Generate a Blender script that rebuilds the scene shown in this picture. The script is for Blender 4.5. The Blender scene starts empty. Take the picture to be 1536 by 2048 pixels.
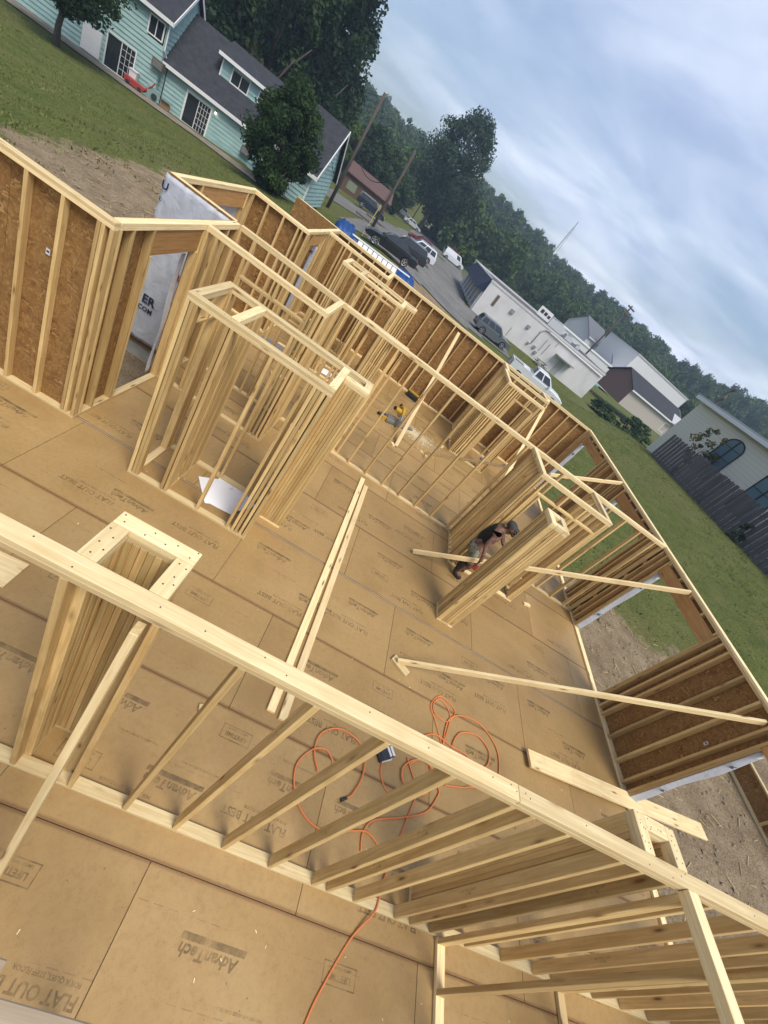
import bpy, bmesh, math, random
import numpy as np
from mathutils import Vector, Matrix, Euler
random.seed(7); RNG=np.random.default_rng(7)
sc=bpy.context.scene
COL=sc.collection
R=math.radians
# ---------------------------------------------------------------- camera
CAMZ=4.25
cam_d=bpy.data.cameras.new('camera'); cam=bpy.data.objects.new('camera',cam_d); COL.objects.link(cam)
RM=[[0.8200,0.1433,0.5541],[0.5312,-0.5500,-0.6437],[0.2125,0.8230,-0.5270]]   # camera axes: right, down, forward
M=Matrix(((RM[0][0],-RM[1][0],-RM[2][0]),(RM[0][1],-RM[1][1],-RM[2][1]),(RM[0][2],-RM[1][2],-RM[2][2])))
cam.matrix_world=Matrix.Translation((0,0,CAMZ))@M.to_quaternion().normalized().to_matrix().to_4x4()
cam_d.sensor_fit='VERTICAL'; cam_d.sensor_height=24; cam_d.lens=24*851/2048
cam_d.clip_start=.02; cam_d.clip_end=3000
sc.camera=cam
# ---------------------------------------------------------------- sky, sun, exposure
SUN_EL=R(58); SUN_ROT=R(150)
w=bpy.data.worlds.new('World'); sc.world=w; w.use_nodes=True
wn=w.node_tree; wn.nodes.clear()
def N(nt,t,**k):
    n=nt.nodes.new(t)
    for a,b in k.items():
        if a.startswith('i_'):
            key=a[2:]; key=int(key) if key.isdigit() else key.replace('_',' ')
            n.inputs[key].default_value=b
        else: setattr(n,a,b)
    return n
def L(nt,a,b): nt.links.new(a,b)
out=N(wn,'ShaderNodeOutputWorld'); bg=N(wn,'ShaderNodeBackground',i_1=0.064)
sky=N(wn,'ShaderNodeTexSky',sky_type='NISHITA'); sky.sun_disc=False
sky.sun_elevation=SUN_EL; sky.sun_rotation=SUN_ROT; sky.air_density=1.3; sky.dust_density=2.5; sky.ozone_density=1.6
tc=N(wn,'ShaderNodeTexCoord'); sx=N(wn,'ShaderNodeSeparateXYZ'); L(wn,tc.outputs['Generated'],sx.inputs[0])
zz=N(wn,'ShaderNodeMath',operation='MAXIMUM',i_1=.0); L(wn,sx.outputs[2],zz.inputs[0])
za=N(wn,'ShaderNodeMath',operation='ADD',i_1=.13); L(wn,zz.outputs[0],za.inputs[0])
dx=N(wn,'ShaderNodeMath',operation='DIVIDE'); dy=N(wn,'ShaderNodeMath',operation='DIVIDE')
L(wn,sx.outputs[0],dx.inputs[0]);L(wn,za.outputs[0],dx.inputs[1]);L(wn,sx.outputs[1],dy.inputs[0]);L(wn,za.outputs[0],dy.inputs[1])
cx=N(wn,'ShaderNodeCombineXYZ'); L(wn,dx.outputs[0],cx.inputs[0]);L(wn,dy.outputs[0],cx.inputs[1])
mp=N(wn,'ShaderNodeMapping'); mp.inputs['Rotation'].default_value=(0,0,R(35)); mp.inputs['Scale'].default_value=(.42,.50,1); mp.inputs['Location'].default_value=(2.2,.7,0)
L(wn,cx.outputs[0],mp.inputs[0])
cn=N(wn,'ShaderNodeTexNoise',i_Scale=1.0,i_Detail=7.0,i_Roughness=.5,i_Distortion=.35); L(wn,mp.outputs[0],cn.inputs['Vector'])
cr=N(wn,'ShaderNodeValToRGB'); cr.color_ramp.elements[0].position=.43; cr.color_ramp.elements[1].position=.68
cr.color_ramp.elements[0].color=(.16,.16,.16,1); cr.color_ramp.elements[1].color=(1,1,1,1); L(wn,cn.outputs[0],cr.inputs[0])
cn2=N(wn,'ShaderNodeTexNoise',i_Scale=2.7,i_Detail=6.0,i_Roughness=.55,i_Distortion=.5); L(wn,mp.outputs[0],cn2.inputs['Vector'])
cr2=N(wn,'ShaderNodeValToRGB'); cr2.color_ramp.elements[0].position=.36; cr2.color_ramp.elements[1].position=.68; cr2.color_ramp.elements[0].color=(4.5,5.2,7.0,1); cr2.color_ramp.elements[1].color=(8.6,9.1,10.2,1); L(wn,cn2.outputs[0],cr2.inputs[0])
sb=N(wn,'ShaderNodeMixRGB',blend_type='MULTIPLY',i_Fac=1.0,i_Color2=(.86,.90,1.02,1)); L(wn,sky.outputs[0],sb.inputs[1])
mx=N(wn,'ShaderNodeMixRGB'); L(wn,cr.outputs[0],mx.inputs[0]); L(wn,sb.outputs[0],mx.inputs[1]); L(wn,cr2.outputs[0],mx.inputs[2])
L(wn,mx.outputs[0],bg.inputs[0]); L(wn,bg.outputs[0],out.inputs[0])
sd=bpy.data.lights.new('sun','SUN'); sd.energy=1.5; sd.angle=R(26); sd.color=(1,.94,.83)
sun=bpy.data.objects.new('sun',sd); COL.objects.link(sun)
# Nishita: rotation 0 puts the sun on +Y, turning clockwise towards +X
sdir=Vector((math.sin(SUN_ROT)*math.cos(SUN_EL),math.cos(SUN_ROT)*math.cos(SUN_EL),math.sin(SUN_EL)))
sun.rotation_euler=sdir.to_track_quat('Z','Y').to_euler()
sc.view_settings.view_transform='Standard'; sc.view_settings.look='None'; sc.view_settings.exposure=1.2; sc.view_settings.gamma=1
sc.render.engine='CYCLES'
# ---------------------------------------------------------------- helpers
def S(t):
    t=min(1,max(0,t)); return t*t*(3-2*t)
def ground(x,y):
    r=math.hypot(x,y-7)
    z=-.6-1.2*S((r-14)/32)
    z+=2.4*S((x-12)/14)*(1-S((y-40)/14))
    z-=.7*S((-x-8)/14)
    z+=1.0*math.exp(-((x+4)/5.5)**2)*S((y-28)/12)*(1-S((y-80)/25))
    d=math.hypot(x,y)
    if d>110:
        az=math.degrees(math.atan2(x,y))
        hh=15+1.5*math.sin(az*.13+1)+1.2*math.sin(az*.37)+7*S((az-22)/16)
        z+=hh*S((d-140)/150)
    return z
def tag(o,label=None,cat=None,group=None,kind=None):
    if label:o['label']=label
    if cat:o['category']=cat
    if group:o['group']=group
    if kind:o['kind']=kind
    return o
def thing(name,label,cat,loc=(0,0,0),rz=0,group=None):
    o=bpy.data.objects.new(name,None); o.empty_display_size=.1; COL.objects.link(o); o.location=loc; o.rotation_euler=(0,0,rz)
    return tag(o,label,cat,group)
def link(name,me,parent=None,mat=None,loc=(0,0,0),rot=(0,0,0)):
    o=bpy.data.objects.new(name,me); COL.objects.link(o); o.location=loc; o.rotation_euler=rot
    if parent: o.parent=parent
    if mat is not None and not me.materials: me.materials.append(mat)
    return o
class MB:
    def __init__(s): s.v=[]; s.f=[]; s.m=[]
    def add(s,vs,fs,m=0):
        b=len(s.v); s.v+=[tuple(q) for q in vs]; s.f+=[tuple(i+b for i in f) for f in fs]; s.m+=[m]*len(fs); return s
    def box(s,x0,y0,z0,x1,y1,z1,m=0,M=None,taper=None):
        vs=[(x0,y0,z0),(x1,y0,z0),(x1,y1,z0),(x0,y1,z0),(x0,y0,z1),(x1,y0,z1),(x1,y1,z1),(x0,y1,z1)]
        if M is not None: vs=[M@Vector(q) for q in vs]
        return s.add(vs,[(3,2,1,0),(4,5,6,7),(0,1,5,4),(1,2,6,5),(2,3,7,6),(3,0,4,7)],m)
    def prism(s,poly,a,b,axis='y',m=0):   # poly (u,v) extruded along axis from a to b
        n=len(poly); f=lambda u,v,t:{'y':(u,t,v),'x':(t,u,v),'z':(u,v,t)}[axis]
        vs=[f(u,v,a) for u,v in poly]+[f(u,v,b) for u,v in poly]
        fs=[tuple(range(n)),tuple(range(2*n-1,n-1,-1))]+[(i,i+n,(i+1)%n+n,(i+1)%n) for i in range(n)]
        return s.add(vs,fs,m)
    def tube(s,pts,r,n=8,m=0,cap=True):
        pts=[Vector(p) for p in pts]; rs=r if isinstance(r,(list,tuple)) else [r]*len(pts)
        up=Vector((0,0,1)); ring=[]; b=len(s.v); vs=[]; fs=[]
        t0=(pts[1]-pts[0]).normalized(); u=t0.orthogonal().normalized()
        for i,p in enumerate(pts):
            t=(pts[min(i+1,len(pts)-1)]-pts[max(i-1,0)]).normalized()
            u=(u-t*u.dot(t)); u=u.normalized() if u.length>1e-6 else t.orthogonal().normalized(); q=t.cross(u)
            for k in range(n):
                a=2*math.pi*k/n; vs.append(p+(u*math.cos(a)+q*math.sin(a))*rs[i])
        for i in range(len(pts)-1):
            for k in range(n):
                fs.append((i*n+k,i*n+(k+1)%n,(i+1)*n+(k+1)%n,(i+1)*n+k))
        if cap: fs+=[tuple(range(n-1,-1,-1)),tuple((len(pts)-1)*n+k for k in range(n))]
        return s.add(vs,fs,m)
    def mesh(s,name,mats=(),smooth=False):
        me=bpy.data.meshes.new(name); me.from_pydata(s.v,[],s.f)
        for q in mats: me.materials.append(q)
        if len(mats)>1: me.polygons.foreach_set('material_index',s.m)
        bm=bmesh.new(); bm.from_mesh(me); bmesh.ops.recalc_face_normals(bm,faces=bm.faces); bm.to_mesh(me); bm.free()
        if smooth: me.polygons.foreach_set('use_smooth',[True]*len(me.polygons))
        me.update(); return me
    def build(s,name,mats,parent=None,loc=(0,0,0),rot=(0,0,0),smooth=False):
        if not isinstance(mats,(list,tuple)): mats=(mats,)
        return link(name,s.mesh(name,mats,smooth),parent,None,loc,rot)
def spline(pts,n=8,closed=False):
    P=[Vector(p) for p in pts]; o=[]; k=len(P)
    for i in range(k-1):
        a,b,c,d=P[max(i-1,0)],P[i],P[i+1],P[min(i+2,k-1)]
        for j in range(n):
            t=j/n; o.append(.5*((2*b)+(c-a)*t+(2*a-5*b+4*c-d)*t*t+(3*b-a-3*c+d)*t**3))
    o.append(P[-1]); return o
def copy_tree(o,parent=None):
    c=o.copy(); COL.objects.link(c); c.parent=parent
    for ch in o.children: copy_tree(ch,c)
    return c
# ---------------------------------------------------------------- materials
MATS={}
def mat(name,col=(.5,.5,.5),rough=.7,metal=0,spec=.3):
    if name in MATS: return MATS[name]
    m=bpy.data.materials.new(name); m.use_nodes=True; b=m.node_tree.nodes['Principled BSDF']
    b.inputs['Base Color'].default_value=(*col,1); b.inputs['Roughness'].default_value=rough; b.inputs['Metallic'].default_value=metal
    b.inputs['Specular IOR Level'].default_value=spec; MATS[name]=m; return m
def ramp(nt,src,stops):
    r=N(nt,'ShaderNodeValToRGB'); e=r.color_ramp.elements
    while len(e)<len(stops): e.new(.5)
    for q,(p,c) in zip(e,stops): q.position=p; q.color=(*c,1) if len(c)==3 else c
    L(nt,src,r.inputs[0]); return r.outputs[0]
def mixc(nt,fac,a,b,mode='MIX'):
    m=N(nt,'ShaderNodeMixRGB',blend_type=mode)
    for i,q in ((0,fac),(1,a),(2,b)):
        if hasattr(q,'is_output'): L(nt,q,m.inputs[i])
        else: m.inputs[i].default_value=q if i==0 else (*q,1)
    return m.outputs[0]
def mth(nt,op,a,b=None,clamp=False):
    m=N(nt,'ShaderNodeMath',operation=op); m.use_clamp=clamp
    for i,q in ((0,a),(1,b)):
        if q is None: continue
        if hasattr(q,'is_output'): L(nt,q,m.inputs[i])
        else: m.inputs[i].default_value=q
    return m.outputs[0]
def coords(nt,scale=(1,1,1),which='Object',rand=False):
    t=N(nt,'ShaderNodeTexCoord'); m=N(nt,'ShaderNodeMapping'); m.inputs['Scale'].default_value=scale
    src=t.outputs[which]
    if rand:
        oi=N(nt,'ShaderNodeObjectInfo'); a=N(nt,'ShaderNodeVectorMath',operation='ADD'); s=mth(nt,'MULTIPLY',oi.outputs['Random'],37.)
        L(nt,src,a.inputs[0]); L(nt,s,a.inputs[1]); src=a.outputs[0]
    L(nt,src,m.inputs[0]); return m.outputs[0]
def noise(nt,vec,scale,detail=4,rough=.55,dist=0):
    n=N(nt,'ShaderNodeTexNoise',i_Scale=scale,i_Detail=float(detail),i_Roughness=rough,i_Distortion=float(dist)); L(nt,vec,n.inputs['Vector']); return n.outputs[0]
def voro(nt,vec,scale,feature='F1',out='Distance',rnd=1.0):
    n=N(nt,'ShaderNodeTexVoronoi',feature=feature,i_Scale=scale,i_Randomness=rnd); L(nt,vec,n.inputs['Vector']); return n.outputs[out]
def setc(m,col): L(m.node_tree,col,m.node_tree.nodes['Principled BSDF'].inputs['Base Color'])
def bump(m,h,strength=.3,dist=.01):
    nt=m.node_tree; b=N(nt,'ShaderNodeBump',i_Strength=strength,i_Distance=dist); L(nt,h,b.inputs['Height']); L(nt,b.outputs[0],nt.nodes['Principled BSDF'].inputs['Normal'])
def objrand(nt): return N(nt,'ShaderNodeObjectInfo').outputs['Random']

def lumber(name,light,dark,knot=True,pink=.25):
    m=mat(name,light,.62,0,.25); nt=m.node_tree
    v=coords(nt,(1.1,22,22),rand=True); n1=noise(nt,v,1.6,5,.6,.6)
    v2=coords(nt,(5,160,160),rand=True); n2=noise(nt,v2,1,2,.5)
    g=mth(nt,'ADD',mth(nt,'MULTIPLY',n1,.75),mth(nt,'MULTIPLY',n2,.25))
    c=ramp(nt,g,[(.3,dark),(.47,tuple(.5*(a+b) for a,b in zip(light,dark))),(.6,light),(.75,tuple(min(1,a*1.12) for a in light))])
    r=objrand(nt)
    c=mixc(nt,mth(nt,'MULTIPLY',r,pink),c,(dark[0]*1.05,dark[1]*.8,dark[2]*.75))
    r2=N(nt,'ShaderNodeTexWhiteNoise',noise_dimensions='1D'); L(nt,r,r2.inputs['W'])
    c=mixc(nt,1,c,ramp(nt,r2.outputs[0],[(0,(.70,.69,.67)),(.5,(.95,.95,.95)),(1,(1.14,1.15,1.17))]),'MULTIPLY')
    if knot:
        kv=coords(nt,(2.1,9,9),rand=True); k=voro(nt,kv,1.0)
        c=mixc(nt,ramp(nt,k,[(.06,(.9,)*3),(.11,(.35,)*3),(.2,(0,)*3)]),c,(.17,.075,.025))
    n3=noise(nt,coords(nt,(1,1,1),rand=True),3.5,3,.6)
    c=mixc(nt,ramp(nt,n3,[(.52,(0,)*3),(.75,(.28,)*3)]),c,(dark[0]*.7,dark[1]*.66,dark[2]*.6))
    setc(m,c); bump(m,g,.12,.002); return m
WOOD=lumber('pine lumber',(.72,.535,.245),(.51,.335,.122))
WOODL=lumber('fresh pale pine',(.86,.70,.39),(.67,.49,.225),pink=.12)
WOODR=lumber('reddish header lumber',(.58,.35,.14),(.40,.21,.07))

WOODW=lumber('weathered lumber',(.40,.32,.22),(.27,.205,.13))
OSB=mat('oriented strand board',(.3,.17,.06),.8); nt=OSB.node_tree
v=coords(nt,(1,1,1),'Object',rand=True)
dn=N(nt,'ShaderNodeTexNoise',i_Scale=7.,i_Detail=3.); L(nt,v,dn.inputs['Vector'])
dv=N(nt,'ShaderNodeVectorMath',operation='SCALE'); L(nt,dn.outputs['Color'],dv.inputs[0]); dv.inputs['Scale'].default_value=.22
av=N(nt,'ShaderNodeVectorMath',operation='ADD'); L(nt,v,av.inputs[0]); L(nt,dv.outputs[0],av.inputs[1])
def flakes(rot,sc_):
    m=N(nt,'ShaderNodeMapping'); m.inputs['Rotation'].default_value=rot; m.inputs['Scale'].default_value=sc_; L(nt,av.outputs[0],m.inputs[0]); return voro(nt,m.outputs[0],1.,out='Color')
f1=flakes((.3,.5,.4),(15,55,55)); f2=flakes((1.2,.2,2.0),(55,15,50)); f3=flakes((.1,1.9,1.0),(48,50,14))
c=ramp(nt,f1,[(.0,(.15,.073,.022)),(.35,(.235,.122,.038)),(.7,(.30,.163,.053)),(1,(.44,.265,.10))])
c2=ramp(nt,f2,[(.0,(.16,.08,.024)),(.5,(.25,.132,.042)),(1,(.37,.21,.075))])
c3=ramp(nt,f3,[(.0,(.125,.06,.018)),(.6,(.24,.125,.04)),(1,(.48,.295,.115))])
c=mixc(nt,noise(nt,v,9,2),c,c2); c=mixc(nt,ramp(nt,noise(nt,v,6,2),[(.45,(0,)*3),(.6,(1,)*3)]),c,c3); setc(OSB,c); bump(OSB,f1,.15,.003)

FLOOR=mat('printed subfloor panel',(.42,.27,.12),.5,0,.35); nt=FLOOR.node_tree
v=coords(nt,(1,1,1),rand=True); n1=noise(nt,v,1.3,5,.6); n2=noise(nt,v,24,4,.6); n3=noise(nt,v,110,2,.5)
c=ramp(nt,n1,[(.3,(.30,.188,.070)),(.5,(.355,.230,.088)),(.72,(.39,.256,.106))])
c=mixc(nt,ramp(nt,n2,[(.45,(0,)*3),(.72,(.5,)*3)]),c,(.28,.165,.062))
c=mixc(nt,ramp(nt,n3,[(.6,(0,)*3),(.75,(.45,)*3)]),c,(.19,.10,.04))
# pinkish scuffs and pale dust, each with its own shape
c=mixc(nt,ramp(nt,noise(nt,v,2.1,4,.65,.5),[(.55,(0,)*3),(.75,(.45,)*3)]),c,(.375,.215,.10))
c=mixc(nt,ramp(nt,noise(nt,coords(nt,(.8,1.4,1),rand=True),1.1,6,.6),[(.55,(0,)*3),(.8,(.35,)*3)]),c,(.47,.34,.16))
# fastening lines printed across the sheet every 0.4 m (dashes) and the grooved edge
vo=coords(nt,(1,1,1)); sp=N(nt,'ShaderNodeSeparateXYZ'); L(nt,vo,sp.inputs[0])
dash=mth(nt,'GREATER_THAN',mth(nt,'FRACT',mth(nt,'MULTIPLY',sp.outputs[0],9.)),.35)
ly=mth(nt,'LESS_THAN',mth(nt,'ABSOLUTE',mth(nt,'SUBTRACT',mth(nt,'FRACT',mth(nt,'MULTIPLY',mth(nt,'ADD',sp.outputs[1],.61),2.46)),.5)),.008)
pr=mth(nt,'MULTIPLY',mth(nt,'MULTIPLY',dash,ly),ramp(nt,noise(nt,v,2.3,2),[(.45,(0,)*3),(.6,(.55,)*3)]))
c=mixc(nt,pr,c,(.2,.12,.06))
ed=mth(nt,'SUBTRACT',.61,mth(nt,'ABSOLUTE',sp.outputs[1])); ed=mth(nt,'ADD',ed,mth(nt,'MULTIPLY',mth(nt,'SUBTRACT',n2,.5),.03))
c=mixc(nt,ramp(nt,ed,[(.012,(.7,)*3),(.03,(.0,)*3)]),c,(.17,.085,.032))
c=mixc(nt,1,c,ramp(nt,objrand(nt),[(0,(.88,.87,.85)),(1,(1.09,1.09,1.10))]),'MULTIPLY')
# nail / screw spots
vn=voro(nt,coords(nt,(1,1,1),rand=True),8.); c=mixc(nt,ramp(nt,vn,[(.035,(.7,)*3),(.06,(0,)*3)]),c,(.16,.095,.045))
ws=N(nt,'ShaderNodeNewGeometry'); dm=noise(nt,ws.outputs['Position'],.55,6,.65,.4); c=mixc(nt,ramp(nt,dm,[(.48,(0,)*3),(.75,(.40,)*3)]),c,(.28,.18,.08))
sm=noise(nt,ws.outputs['Position'],5.,5,.7,.8); c=mixc(nt,ramp(nt,sm,[(.62,(0,)*3),(.76,(.4,)*3)]),c,(.19,.12,.06))
setc(FLOOR,c); bump(FLOOR,n2,.06,.002)
INK=mat('faded floor print',(.13,.095,.05),.6); nt=INK.node_tree
tr=N(nt,'ShaderNodeBsdfTransparent'); ms=N(nt,'ShaderNodeMixShader'); L(nt,ramp(nt,noise(nt,coords(nt,(1,1,1),rand=True),9,4,.7),[(.32,(.06,)*3),(.70,(.58,)*3)]),ms.inputs[0])
ou=nt.nodes['Material Output']; L(nt,tr.outputs[0],ms.inputs[1]); L(nt,nt.nodes['Principled BSDF'].outputs[0],ms.inputs[2]); L(nt,ms.outputs[0],ou.inputs[0])
WRAP=mat('white house wrap',(.48,.50,.54),.45,0,.4); nt=WRAP.node_tree
bump(WRAP,noise(nt,coords(nt,(1,1,1)),5,4,.6,1.2),.5,.03)
WINK=mat('wrap print',(.025,.03,.06),.6); WRED=mat('wrap red print',(.35,.05,.05),.6)
NAIL=mat('nail head',(.09,.075,.06),.5,.6)
CONC=mat('concrete',(.35,.34,.32),.9); setc(CONC,ramp(CONC.node_tree,noise(CONC.node_tree,coords(CONC.node_tree),3,6),[(.3,(.27,.26,.24)),(.7,(.42,.41,.38))]))
# ---------------------------------------------------------------- ground
def band(a,b,x): return S((x-a)/(b-a))
def build_ground():
    xs=sorted(set([round(q,2) for q in list(np.arange(-60,60.1,2))+list(np.arange(-400,401,16))+[-1400,-900,-600,600,900,1400]]))
    ys=sorted(set([round(q,2) for q in list(np.arange(-30,80.1,2))+list(np.arange(80,470,14))+[-600,-200,-80,600,900,1500]]))
    vs=[(x,y,ground(x,y)+(.03*math.sin(x*1.7+y*.6)*math.sin(y*1.3) if math.hypot(x,y)<40 else 0)) for y in ys for x in xs]; n=len(xs)
    fs=[(j*n+i,j*n+i+1,(j+1)*n+i+1,(j+1)*n+i) for j in range(len(ys)-1) for i in range(n-1)]
    m=mat('lawn and bare soil',(.1,.15,.04),.95,0,.1); nt=m.node_tree
    v=coords(nt); n0=noise(nt,v,.16,4,.55); n1=noise(nt,v,.9,6,.65); n2=noise(nt,v,14,4,.7); n3=noise(nt,v,60,3,.6)
    gr=ramp(nt,n1,[(.3,(.085,.108,.026)),(.5,(.135,.152,.038)),(.7,(.20,.185,.06))])
    gr=mixc(nt,ramp(nt,n0,[(.4,(0,)*3),(.65,(.6,)*3)]),gr,(.19,.165,.07))
    gr=mixc(nt,ramp(nt,n2,[(.35,(.75,)*3),(.55,(0,)*3)]),gr,(.035,.06,.012))
    gr=mixc(nt,ramp(nt,n3,[(.4,(.5,)*3),(.6,(0,)*3)]),gr,(.045,.07,.016))
    so=ramp(nt,noise(nt,v,1.6,6,.7),[(.25,(.15,.108,.065)),(.5,(.26,.195,.12)),(.75,(.37,.29,.19))])
    so=mixc(nt,ramp(nt,noise(nt,coords(nt,(14,60,20)),1,4,.7),[(.55,(0,)*3),(.68,(.8,)*3)]),so,(.40,.31,.18))
    so=mixc(nt,ramp(nt,noise(nt,v,30,4,.7),[(.35,(.7,)*3),(.5,(0,)*3)]),so,(.085,.062,.04))
    sp=N(nt,'ShaderNodeSeparateXYZ'); L(nt,v,sp.inputs[0])
    # bare soil left by the digging: a margin round the building
    def sbox(x0,x1,y0,y1):
        ax=mth(nt,'SUBTRACT',mth(nt,'ABSOLUTE',mth(nt,'SUBTRACT',sp.outputs[0],(x0+x1)/2)),(x1-x0)/2); ay=mth(nt,'SUBTRACT',mth(nt,'ABSOLUTE',mth(nt,'SUBTRACT',sp.outputs[1],(y0+y1)/2)),(y1-y0)/2)
        return mth(nt,'MAXIMUM',ax,ay)
    d=mth(nt,'MINIMUM',sbox(-11,19.5,-16,10.0),sbox(-10.6,-3,0,21)); d=mth(nt,'MINIMUM',d,sbox(-2.5,4.5,26,43))
    d=mth(nt,'ADD',d,mth(nt,'MULTIPLY',mth(nt,'SUBTRACT',noise(nt,v,.28,5,.6),.5),5.))
    d=mth(nt,'ADD',d,mth(nt,'MULTIPLY',mth(nt,'SUBTRACT',n1,.5),4.)); d=mth(nt,'ADD',d,mth(nt,'MULTIPLY',mth(nt,'SUBTRACT',n2,.5),2.2))
    c=mixc(nt,ramp(nt,mth(nt,'MULTIPLY',mth(nt,'ADD',d,1),.5),[(.42,(0,)*3),(.6,(1,)*3)]),so,gr)
    setc(m,c); bump(m,mth(nt,'ADD',mth(nt,'MULTIPLY',n2,.6),n1),.9,.12)
    me=bpy.data.meshes.new('ground'); me.from_pydata(vs,[],fs); me.polygons.foreach_set('use_smooth',[True]*len(fs))
    tag(link('ground',me,None,m),kind='structure')
build_ground()
# ---------------------------------------------------------------- framing
W=2.46; T=.038; D=.089
_bm={}
def beam_mesh(l,a,b,m,ch=.003):
    k=(round(l,3),round(a,3),round(b,3),m.name)
    if k in _bm: return _bm[k]
    bm=bmesh.new(); bmesh.ops.create_cube(bm,size=1); bmesh.ops.scale(bm,vec=(l,a,b),verts=bm.verts)
    bmesh.ops.bevel(bm,geom=bm.edges[:],offset=min(ch,a*.2,b*.2),segments=1,affect='EDGES')
    me=bpy.data.meshes.new('lumber'); bm.to_mesh(me); bm.free(); me.materials.append(m); _bm[k]=me; return me
def beam(P,name,ax,c,dims,m=None,jit=True):
    l,a,b=dims; m=m or WOOD
    if ax=='z': me=beam_mesh(l,b,a,m); rot=(0,-math.pi/2,0)
    elif ax=='y': me=beam_mesh(l,a,b,m); rot=(0,0,math.pi/2)
    else: me=beam_mesh(l,a,b,m); rot=(0,0,0)
    pl=P.location if P else Vector((0,0,0))
    o=link(name,me,P,None,(c[0]-pl[0],c[1]-pl[1],c[2]-pl[2]),rot)
    if name=='stud' and ax=='z' and l>1.5: o.rotation_euler=(random.uniform(-.02,.02),rot[1],random.uniform(-.0025,.0025))
    return o
def slant(P,name,p,q,a,b,m=None,roll=0):
    p,q=Vector(p),Vector(q); me=beam_mesh((q-p).length,a,b,m or WOODL); d=(q-p).normalized()
    o=link(name,me,P,None,(p+q)/2-(P.location if P else Vector((0,0,0))))
    o.rotation_euler=(d.to_track_quat('X','Z').to_matrix()@Matrix.Rotation(roll,3,'X')).to_euler(); return o
def wall(P,ax,c,s0,s1,studs=None,osb=0,ops=(),first=None,pm=None,split=None,zt=W,bottom=True,sm=None,dp=D,osbx=(0,0)):
    pm=pm or WOODL; sm=sm or WOOD; cc=c+dp/2
    def pos(s,z,off=0): return (s,cc+off,z) if ax=='x' else (cc+off,s,z)
    def along(name,a,b,z0,z1,wd=dp,m=None,off=0): return beam(P,name,ax,pos((a+b)/2,(z0+z1)/2,off),(b-a,wd,z1-z0),m)
    def vert(name,s,z0,z1,m=None):
        d=(z1-z0,T,dp-.001) if ax=='x' else (z1-z0,dp-.001,T); return beam(P,name,'z',pos(s,(z0+z1)/2),d,m or sm)
    cuts=[s0]+sorted(split or [])+[s1]
    for a,b in zip(cuts[:-1],cuts[1:]): along('top_plate',a+.001,b-.001,zt-T,zt,m=pm)
    along('top_plate',s0+.002,s1-.002,zt-2*T,zt-T,m=pm)
    if bottom: along('bottom_plate',s0,s1,0,T,m=pm)
    zh0=zt-2*T
    if studs is None:
        studs=[]; x=(first if first is not None else s0+.4064)
        while x<s1-.06:
            if x>s0+.06: studs.append(x)
            x+=.4064
        studs=[s0+T/2]+studs+[s1-T/2]
    for s in studs:
        if any(a-.075<s<b+.075 for a,b,*_ in ops): continue
        vert('stud',s,T,zh0)
    for a,b,zs,zh,kind in ops:
        for e,sg in ((a,-1),(b,1)):
            vert('king_stud',e+sg*1.5*T+sg*.001,T,zh0)
            vert('trimmer_stud',e+sg*.5*T,T,zh)
        if kind=='flat':
            along('header',a-T,b+T,zh,zh+T); n=max(2,round((b-a)/.42)); top=zh+T
            for i in range(1,n): vert('cripple_stud',a+(b-a)*i/n,top,zh0)
        else:
            hh=kind; along('header',a-T,b+T,zh,zh+hh,dp-.02,WOODR,off=.009 if osb>0 else (-.009 if osb<0 else 0)); top=zh+hh
            if top<zh0-.03:
                n=max(2,round((b-a)/.40))
                for i in range(0,n+1): vert('cripple_stud',a+(b-a)*i/n,top,zh0)
        if zs>0:
            along('sill',a,b,zs-T,zs); n=max(2,round((b-a)/.41))
            for i in range(0,n+1): vert('cripple_stud',a+T/2+(b-a-T)*i/n,T,zs-T)
    if osb:
        th=.011; oc=(c+dp+th/2+.001) if osb>0 else (c-th/2-.001)
        a=s0+osbx[0]; e=s1+osbx[1]
        edges=sorted({a,e}|{a+1.22*i for i in range(1,40) if a+1.22*i<e-.05}|{q for o in ops for q in o[:2] if a<q<e})
        for p,q in zip(edges[:-1],edges[1:]):
            if q-p<.02: continue
            mid=(p+q)/2; o=[o for o in ops if o[0]<mid<o[1]]
            zr=[(-.28,zt-.004)]
            if o:
                zr=[(o[0][3]+.002,zt-.004)]+([(-.28,o[0][2]-.002)] if o[0][2]>0 else [(-.28,-.0)])
            for z0,z1 in zr:
                ln=z1-z0; d=(ln,q-p-.003,th) if ax=='x' else (ln,th,q-p-.003)
                pp=(mid,oc,(z0+z1)/2) if ax=='x' else (oc,mid,(z0+z1)/2)
                beam(P,'sheathing_panel','z',pp,d,OSB)
def nails(P,pts,z,r=.004):
    mb=MB(); px,py,_=P.location
    for x,y in pts: mb.tube([(x-px,y-py,z-.001),(x-px,y-py,z+.0012)],r,6)
    tag(mb.build('nail_heads',NAIL,P),kind='stuff')
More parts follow.
